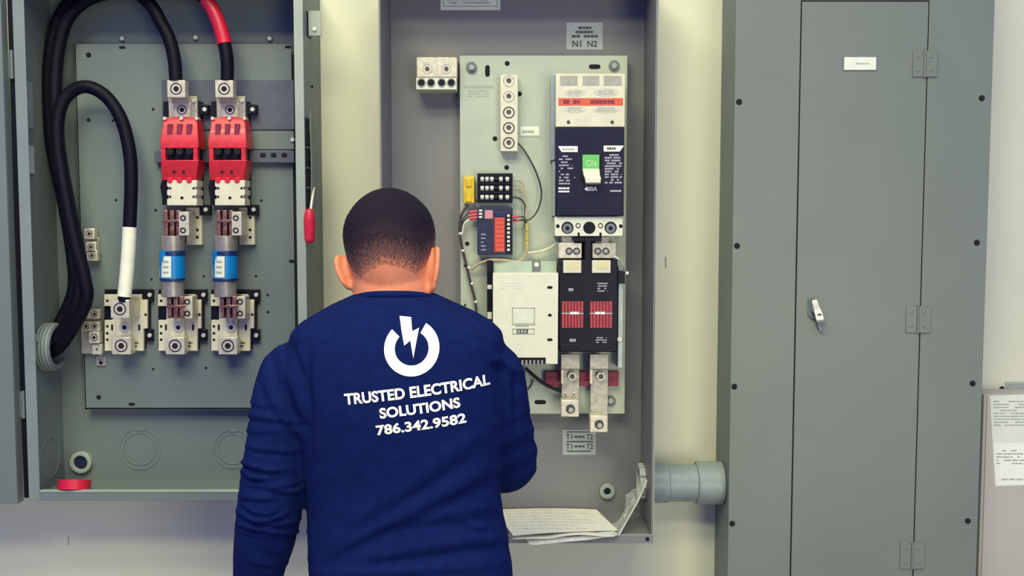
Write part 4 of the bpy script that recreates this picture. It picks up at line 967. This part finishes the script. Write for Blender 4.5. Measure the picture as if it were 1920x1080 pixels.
# sleeve rings round the left elbow
rs = random.Random(11); v = 745
while v < 1075:
    lo = v > 985; mid = 850 < v < 985
    u0 = rs.uniform(436, 470) if rs.random() < 0.6 else rs.uniform(470, 510); u1 = rs.uniform(540, 580) if rs.random() < 0.65 else rs.uniform(505, 545)
    tl = rs.uniform(-4, 26); cv = rs.uniform(2, 14); a = rs.uniform(1.8, 3.8)*(1.3 if mid else (0.7 if not lo else 0.5))
    fold([(u0, v), (u0*.7+u1*.3, v+cv+tl*.2), (u0*.35+u1*.65, v+cv+tl*.6), (u1, v+tl)], a, rs.uniform(4.5, 7))
    fold([(u0+4, v+7), (u0*.7+u1*.3, v+cv+tl*.2+7.5), (u0*.35+u1*.65, v+cv+tl*.6+7.5), (u1, v+tl+6)], -a*1.1, rs.uniform(4, 6))
    v += rs.uniform(9, 17) if mid else rs.uniform(17, 34)
# right sleeve
for i, v in enumerate((790, 815, 838, 858, 878, 896)):
    fold([(930, v+18), (955, v+8), (985, v-4), (1010, v-20)], (2.4 if i % 2 else -2.4), 8)
# shoulders, soft
fold([(840,580),(880,598),(925,640)], -2.5, 12); fold([(640,600),(600,625),(560,650)], -1.5, 14)
fold([(880,650),(920,662),(950,690)], 2, 11); fold([(870,620),(900,628),(930,645)], 1.6, 9)
fold([(830,600),(860,606),(890,616)], 1.4, 8)
disp = np.zeros(n); sel = no[:, 1] < 0.35
idx = np.where(sel)[0]; pu = U[idx]; pv = V[idx]
for pl_, amp, wid in FOLDS:
    best = np.full(len(idx), 1e9); par_ = np.zeros(len(idx)); L_ = len(pl_)-1
    Q, _ = catmull([Vector((a, b, 0)) for a, b in pl_], [1]*len(pl_), 5)
    for i in range(len(Q)-1):
        ax, ay = Q[i].x, Q[i].y; bx_, by_ = Q[i+1].x-ax, Q[i+1].y-ay; ll = bx_*bx_+by_*by_
        if ll < 1e-6: continue
        t = np.clip(((pu-ax)*bx_+(pv-ay)*by_)/ll, 0, 1); d_ = np.hypot(pu-ax-t*bx_, pv-ay-t*by_)
        m_ = d_ < best; best[m_] = d_[m_]; par_[m_] = ((i+t)/(len(Q)-1))[m_]
    tap = np.clip(np.minimum(par_, 1-par_)*5, 0.0, 1)
    disp[idx] += amp*np.exp(-(best/wid)**2*1.4)*(0.25+0.75*tap)
# fine rumple
disp += 0.0009*np.sin(U*0.045+2.1*np.sin(V*0.021))*np.sin(V*0.037+1.3*np.sin(U*0.018))
disp *= np.clip((0.35-no[:, 1])/0.5, 0.15, 1)
co2 = co + no*disp[:, None]; sm.vertices.foreach_set('co', co2.ravel()); sm.update()
bv = BVHTree.FromPolygons([Vector(c_) for c_ in co2], [tuple(p.vertices) for p in sm.polygons])
SH = finish('shirt', sm, M_shirt, PE, 'navy long sleeved shirt')
# collar rib
cl = []
for k in range(28):
    t = 2*math.pi*k/28; c_, s_ = math.cos(t), math.sin(t); bk = 0.5 - 0.5*s_      # 1 at the back, 0 in front
    u_ = 738 + 78*c_; y_ = 1.658 + 0.066*s_; v_ = 552.5 + 26*(1-bk)**1.5 + 4*abs(c_)**3
    cl.append(P(u_, v_, y_))
part('collar', MB().tube(cl + [cl[0], cl[1]], 0.0066, 10, sub=2), M_shirt, SH, bev=0)
# print on the back
def onto(vs, fs, maxe=0.006):
    b = bmesh.new(); bv_ = [b.verts.new((a, c_, 0)) for a, c_ in vs]
    for f in fs:
        try: b.faces.new([bv_[i] for i in f])
        except ValueError: pass
    bmesh.ops.triangulate(b, faces=b.faces)
    for _ in range(4):
        es = [e for e in b.edges if e.calc_length() > maxe/PX(1.53)]
        if not es: break
        bmesh.ops.subdivide_edges(b, edges=es, cuts=1); bmesh.ops.triangulate(b, faces=b.faces)
    b.verts.index_update(); out = []
    for v in b.verts:
        p = P(v.co.x, v.co.y, 1.535); h = bv.ray_cast(Vector((p.x, 1.2, p.z)), Vector((0, 1, 0)))
        q = h[0] if h[0] else p; out.append(q + Vector((0, -0.0013, 0)))
    ff = [tuple(v.index for v in f.verts) for f in b.faces]; b.free()
    return MB().add(out, ff)
def arc_poly(cx, cy, ro, ri_, a0, a1, n=44):
    vs = []; fs = []
    for i in range(n+1):
        a = a0 + (a1-a0)*i/n
        vs += [(cx+ro*math.cos(a), cy+ro*math.sin(a)), (cx+ri_*math.cos(a), cy+ri_*math.sin(a))]
    for i in range(n): fs.append((2*i, 2*i+1, 2*i+3, 2*i+2))
    return vs, fs
r2 = math.radians
part('logo_ring', onto(*arc_poly(772, 653, 51.5, 31.5, r2(-61), r2(222))), M_print, SH, bev=0, smooth=False, fixn=False)
bolt = [(746,595),(768,597),(772,622),(784.5,616),(775.5,671),(769,639),(758,648)]
part('logo_bolt', onto(bolt, [(0,1,2,3,4,5,6)]), M_print, SH, bev=0, smooth=False, fixn=False)
def line(s, bl, br, cap, off, nm):
    vs, fs = text2d(s, off, 1.02); dx, dyy = br[0]-bl[0], br[1]-bl[1]; L_ = math.hypot(dx, dyy); ex, ey = dx/L_, dyy/L_
    W = [(bl[0] + a*dx + b*cap*ey, bl[1] + a*dyy - b*cap*ex) for a, b in vs]
    return part(nm, onto(W, fs), M_print, SH, bev=0, smooth=False, fixn=False)
line('TRUSTED ELECTRICAL', (648,758.5), (918.5,728), 21.5, 0.036, 'shirt_lettering')
line('SOLUTIONS', (714.5,783), (863.5,765), 20, 0.036, 'shirt_lettering')
line('786.342.9582', (708,815), (874.5,795), 20, 0.036, 'shirt_lettering')

# ---- body: one continuous skin surface
HC = P(733, 462, 1.69); HROT = Matrix.Rotation(math.radians(-4.5), 3, 'Y') @ Matrix.Rotation(math.radians(-14), 3, 'X')
def head_pt(d, off=0.0):
    x, y, z = d
    rx, ry, rz = 0.0765, 0.097, (0.0945 if z > 0 else 0.128)
    px, py, pz = x*rx, y*ry, z*rz
    if z < 0:
        t = -z; px *= 1 - 0.22*t*t - 0.06*t; 
        if y < 0: py *= 1 - 0.30*t
        else: py = py*(1 - 0.10*t) + 0.008*t
    else:
        px *= 1 + 0.03*math.sin(math.pi*z); 
    if y < 0: py *= 1.02
    # flatten the temples
    px *= 1 - 0.05*max(0, y)**2
    v_ = Vector((px, py, pz)); 
    if off: v_ += Vector((x/rx, y/ry, z/rz)).normalized()*off
    return v_
def head_world(d, off=0.0): return HC + HROT @ head_pt(d, off)
hb2 = MB(); nu, nv = 64, 48
vs = [head_world((0,0,1))]; fs = []
for j in range(1, nv):
    ph = math.pi*j/nv
    for i in range(nu):
        t = 2*math.pi*i/nu; vs.append(head_world((math.sin(ph)*math.cos(t), math.sin(ph)*math.sin(t), math.cos(ph))))
vs.append(head_world((0,0,-1)))
for i in range(nu): fs.append((0, 1+i, 1+(i+1) % nu))
for j in range(nv-2):
    for i in range(nu): a = 1+j*nu; fs.append((a+i, a+nu+i, a+nu+(i+1) % nu, a+(i+1) % nu))
a = 1+(nv-2)*nu
for i in range(nu): fs.append((a+i, len(vs)-1, a+(i+1) % nu))
bd = MB(); bd.add(vs, fs)
H = lambda x, y, z: HC + HROT @ Vector((x, y, z))
# face (turned to the cabinets)
bd.tube([H(0, 0.094, 0.012), H(0, 0.108, -0.020), H(0, 0.112, -0.034)], [0.008, 0.011, 0.013], 12)
for s_ in (-1, 1):
    bd.ell(H(s_*0.011, 0.101, -0.036), (0.009, 0.009, 0.008))
    bd.tube([H(s_*0.012, 0.092, 0.026), H(s_*0.032, 0.088, 0.030), H(s_*0.052, 0.072, 0.026)], [0.007, 0.008, 0.006], 10)
    bd.ell(H(s_*0.045, 0.070, -0.028), (0.022, 0.018, 0.02))
bd.tube([H(-0.024, 0.090, -0.064), H(0, 0.098, -0.061), H(0.024, 0.090, -0.064)], [0.003, 0.006, 0.003], 10)
bd.tube([H(-0.021, 0.089, -0.072), H(0, 0.096, -0.073), H(0.021, 0.089, -0.072)], [0.003, 0.007, 0.003], 10)
bd.ell(H(0, 0.078, -0.108), (0.028, 0.022, 0.02))
# ears: leaf shaped shells standing off the head, with rim and lobe
def ear(s_, uTop, vTop, uBot, vBot, flare, ye):
    top = P(uTop, vTop, ye+0.005); bot = P(uBot, vBot, ye-0.003); ax = (top-bot); Lh = ax.length; ax.normalize()
    fwd = HROT @ Vector((0, 1, 0)); out = fwd.cross(ax).normalized() * (1 if s_ > 0 else 1)
    if out.x*s_ < 0: out = -out
    # the shell plane leans out from the head toward the back
    bk = (-(fwd)*math.cos(flare) + out*math.sin(flare)).normalized()
    nr = ax.cross(bk).normalized()
    rot = Matrix((bk, nr, ax)).transposed()
    c_ = (top+bot)/2
    bd.ell(c_ - bk*0.006, (0.017, 0.0050, Lh*0.50), rot, 20, 14)
    rim_ = []
    for i in range(15):
        t = math.radians(-115 + 250*i/14)
        rim_.append(c_ + bk*(0.013*math.cos(t) - 0.004) + ax*(Lh*0.47*math.sin(t)))
    bd.tube(rim_, 0.0046, 10, sub=2)
    bd.ell(bot + ax*0.006 - bk*0.006, (0.0085, 0.0055, 0.009), rot, 14, 10)
    bd.ell(c_ - bk*0.012, (0.010, 0.013, Lh*0.36), rot, 14, 10)
ear(-1, 631, 480, 654, 542, r2(40), 1.668)
ear(1, 821, 463, 811, 547, r2(26), 1.645)
# neck
nk = [(733,478,1.688,68),(735,520,1.680,73),(737,556,1.674,75),(737,600,1.664,88)]
q, r = chain(nk); bd.tube(q, r, 32, sub=5)
# torso core, arms, legs inside the clothes
bd.loft([sect(v, uL, uR, yb, yf, sx=0.86) for v, uL, uR, yb, yf in TOR if v > 560])
for A in (ARML, ARMR):
    q, r = chain(A, 0.72); bd.tube(q, r, 20, sub=5)
def hand(wr, dirv, palmn, L_=0.19, side=1):
    d_ = Vector(dirv).normalized(); pn = Vector(palmn); pn = (pn - d_*pn.dot(d_)).normalized(); lat = d_.cross(pn).normalized()*side
    wr = Vector(wr)
    bd.tube([wr - d_*0.03, wr, wr + d_*0.02], [0.026, 0.025, 0.026], 16)
    for k in range(4):
        o_ = (k-1.5)*0.0195
        bd.tube([wr + lat*o_*0.45, wr + d_*0.05 + lat*o_*0.9 + pn*0.002, wr + d_*0.092 + lat*o_], [0.015, 0.0145, 0.0115], 12)
    LF = (0.070, 0.080, 0.074, 0.058)
    for k in range(4):
        o_ = (k-1.5)*0.0200; b0 = wr + d_*(0.090 - 0.004*abs(k-1)) + lat*o_; l = LF[k]
        d1 = (d_*0.93 + pn*0.32 + lat*(k-1.5)*0.03).normalized(); d2 = (d_*0.72 + pn*0.70).normalized(); d3 = (d_*0.45 + pn*0.90).normalized()
        p1 = b0 + d1*l*0.46; p2 = p1 + d2*l*0.31; p3 = p2 + d3*l*0.23
        bd.tube([b0 - d_*0.012, b0, p1, p2, p3], [0.0105, 0.0100, 0.0092, 0.0084, 0.0068], 12, sub=3)
    t0 = wr + d_*0.022 + lat*(-0.024); t1 = t0 + (d_*0.72 - lat*0.62 + pn*0.3).normalized()*0.044; t2 = t1 + (d_*0.86 - lat*0.25 + pn*0.42).normalized()*0.032; t3 = t2 + (d_*0.85 + pn*0.5).normalized()*0.024
    bd.tube([wr + d_*0.008 - lat*0.008, t0, t1, t2, t3], [0.014, 0.0145, 0.0112, 0.0100, 0.0080], 12, sub=3)
wl = P(480, 1182, 1.715); hand(wl, (0.0, 0.12, -1), (0.75, 0.45, 0), side=1)
wrr = P(779, 785, 1.948); hand(wrr, (-0.75, 0.45, 0.15), (0.1, 0.55, -0.6), side=-1)
HIPZ = P(770, 1230, YS).z
hipx = X(771, 1230, YS)
for s_ in (-1, 1):
    bd.tube([(hipx+s_*0.075, 1.65, HIPZ), (hipx+s_*0.095, 1.65, 0.72), (hipx+s_*0.105, 1.645, 0.48), (hipx+s_*0.11, 1.66, 0.28), (hipx+s_*0.115, 1.665, 0.09)], [0.085, 0.075, 0.052, 0.050, 0.036], 18)
    bd.tube([(hipx+s_*0.115, 1.64, 0.05), (hipx+s_*0.12, 1.72, 0.045), (hipx+s_*0.128, 1.80, 0.035)], [0.032, 0.036, 0.026], 14)
bm_ = remeshed(bd, 0.0031, 4)
finish('body', bm_, M_skin, PE)
for s_ in (-1, 1):
    e_ = part('eye', MB().ell(H(s_*0.032, 0.080, 0.006), (0.0125, 0.0125, 0.0125)), M_eye, PE, bev=0)
    part('iris', MB().ell(H(s_*0.032, 0.0895, 0.004), (0.006, 0.004, 0.006)), mat('brown_iris', (0.05, 0.02, 0.01), 0.2), e_, bev=0)
# ---- hair: short crop that fades into the nape
hm = MB(); nu, nv = 128, 96; vs = []; fade = []; keep = []
def hairline(t):
    """lowest z (unit direction) the hair reaches at azimuth t; t = -90 deg is the nape"""
    a = (math.degrees(t) + 360) % 360
    K = [(0, -0.10), (20, 0.10), (40, 0.34), (60, 0.50), (90, 0.56), (120, 0.50), (140, 0.34), (160, 0.10), (180, -0.10), (200, -0.44), (222, -0.60), (245, -0.54), (270, -0.49), (295, -0.54), (318, -0.60), (340, -0.44), (360, -0.10)]
    for (a0, z0), (a1, z1) in zip(K, K[1:]):
        if a0 <= a <= a1: return z0 + (z1-z0)*(a-a0)/(a1-a0)
    return 0
for j in range(nv+1):
    for i in range(nu):
        t = 2*math.pi*i/nu; zl = hairline(t); ph0 = 0.001; ph1 = math.acos(max(-0.99, zl)); ph = ph0 + (ph1-ph0)*j/nv
        z = math.cos(ph); d_ = (math.sin(ph)*math.cos(t), math.sin(ph)*math.sin(t), z); g_ = max(0.0, min(1, (z - zl)/0.80))
        jit = random.uniform(-0.0005, 0.0005)
        vs.append(head_world(d_, -0.0012 + 0.0064*min(1, g_*0.95)**0.9 + jit*g_)); fade.append(g_)
fs = []
for j in range(nv):
    for i in range(nu): fs.append((j*nu+i, (j+1)*nu+i, (j+1)*nu+(i+1) % nu, j*nu+(i+1) % nu))
M_hair = bpy.data.materials.new('cropped_dark_hair'); M_hair.use_nodes = True
nt = M_hair.node_tree; N = nt.nodes; L = nt.links; b = N['Principled BSDF']
at = N.new('ShaderNodeAttribute'); at.attribute_name = 'hair_length'
tc = N.new('ShaderNodeTexCoord'); nz = N.new('ShaderNodeTexNoise'); nz.inputs['Scale'].default_value = 420; nz.inputs['Detail'].default_value = 5
mp_ = N.new('ShaderNodeMapping'); mp_.inputs['Scale'].default_value = (1, 1, 0.35); L.new(tc.outputs['Object'], mp_.inputs['Vector']); L.new(mp_.outputs['Vector'], nz.inputs['Vector'])
ad = N.new('ShaderNodeMath'); ad.operation = 'ADD'; mu = N.new('ShaderNodeMath'); mu.operation = 'MULTIPLY_ADD'; mu.inputs[1].default_value = 0.55; mu.inputs[2].default_value = -0.27
L.new(nz.outputs['Fac'], mu.inputs[0]); L.new(mu.outputs[0], ad.inputs[0]); L.new(at.outputs['Fac'], ad.inputs[1])
rp = N.new('ShaderNodeValToRGB'); E = rp.color_ramp.elements
E[0].position = 0.10; E[0].color = (0.67, 0.235, 0.12, 1); E[1].position = 0.58; E[1].color = (0.028, 0.016, 0.024, 1)
e4 = E.new(0.30); e4.color = (0.17, 0.08, 0.07, 1)
e3 = E.new(0.95); e3.color = (0.008, 0.005, 0.014, 1)
L.new(ad.outputs[0], rp.inputs['Fac']); L.new(rp.outputs['Color'], b.inputs['Base Color']); b.inputs['Roughness'].default_value = 0.8; b.inputs['Specular IOR Level'].default_value = 0.2
bp = N.new('ShaderNodeBump'); bp.inputs['Strength'].default_value = 0.9; bp.inputs['Distance'].default_value = 0.003
L.new(nz.outputs['Fac'], bp.inputs['Height']); L.new(bp.outputs['Normal'], b.inputs['Normal'])
hm.add(vs, fs); ho = part('hair', hm, M_hair, PE, label='short cropped dark hair fading at the nape', bev=0)
at_ = ho.data.attributes.new('hair_length', 'FLOAT', 'POINT'); at_.data.foreach_set('value', fade)
# ---- trousers and shoes
tj = MB()
W_ = [(0.99, 0.165, 0.108), (0.93, 0.175, 0.115), (0.86, 0.18, 0.12), (0.80, 0.165, 0.11)]
tj.loft([[Vector((hipx + a_*math.cos(2*math.pi*i/40), 1.648 + b_*math.sin(2*math.pi*i/40), z)) for i in range(40)] for z, a_, b_ in W_])
for s_ in (-1, 1):
    tj.tube([(hipx+s_*0.082, 1.65, 0.88), (hipx+s_*0.092, 1.65, 0.72), (hipx+s_*0.103, 1.645, 0.48), (hipx+s_*0.11, 1.66, 0.28), (hipx+s_*0.115, 1.662, 0.07)], [0.098, 0.092, 0.073, 0.068, 0.064], 24)
finish('trousers', remeshed(tj, 0.006, 6), M_jeans, PE, 'dark trousers')
for s_ in (-1, 1):
    so = MB(); xx = hipx + s_*0.122
    OUT = [(-0.055, 0.030), (-0.04, 0.040), (0.0, 0.042), (0.06, 0.046), (0.11, 0.050), (0.15, 0.046), (0.175, 0.034), (0.19, 0.014)]
    rg = []
    for (yy, hw), h in zip(OUT, (0.075, 0.095, 0.10, 0.085, 0.065, 0.055, 0.046, 0.032)):
        rg.append([Vector((xx + hw*math.cos(t)*(1 if math.sin(t) > 0 else 1.04), 1.65+yy, 0.012 + (h-0.012)*max(0, math.sin(t)) + (0.004 if math.sin(t) < 0 else 0))) for t in [2*math.pi*i/20 for i in range(20)]])
    sho = part('shoe', so.loft(rg), M_shoe, PE, bev=0)
    sl = MB(); o0 = [(xx+hw*1.08, 1.65+yy) for yy, hw in OUT] + [(xx-hw*1.08, 1.65+yy) for yy, hw in OUT[::-1]]; k_ = len(o0)
    sl.add([(a, c_, 0.0) for a, c_ in o0] + [(a, c_, 0.020) for a, c_ in o0], [tuple(range(k_)), tuple(range(k_, 2*k_))[::-1]] + [(i, (i+1) % k_, (i+1) % k_ + k_, i+k_) for i in range(k_)])
    part('sole', sl, M_black, sho, bev=0.002)
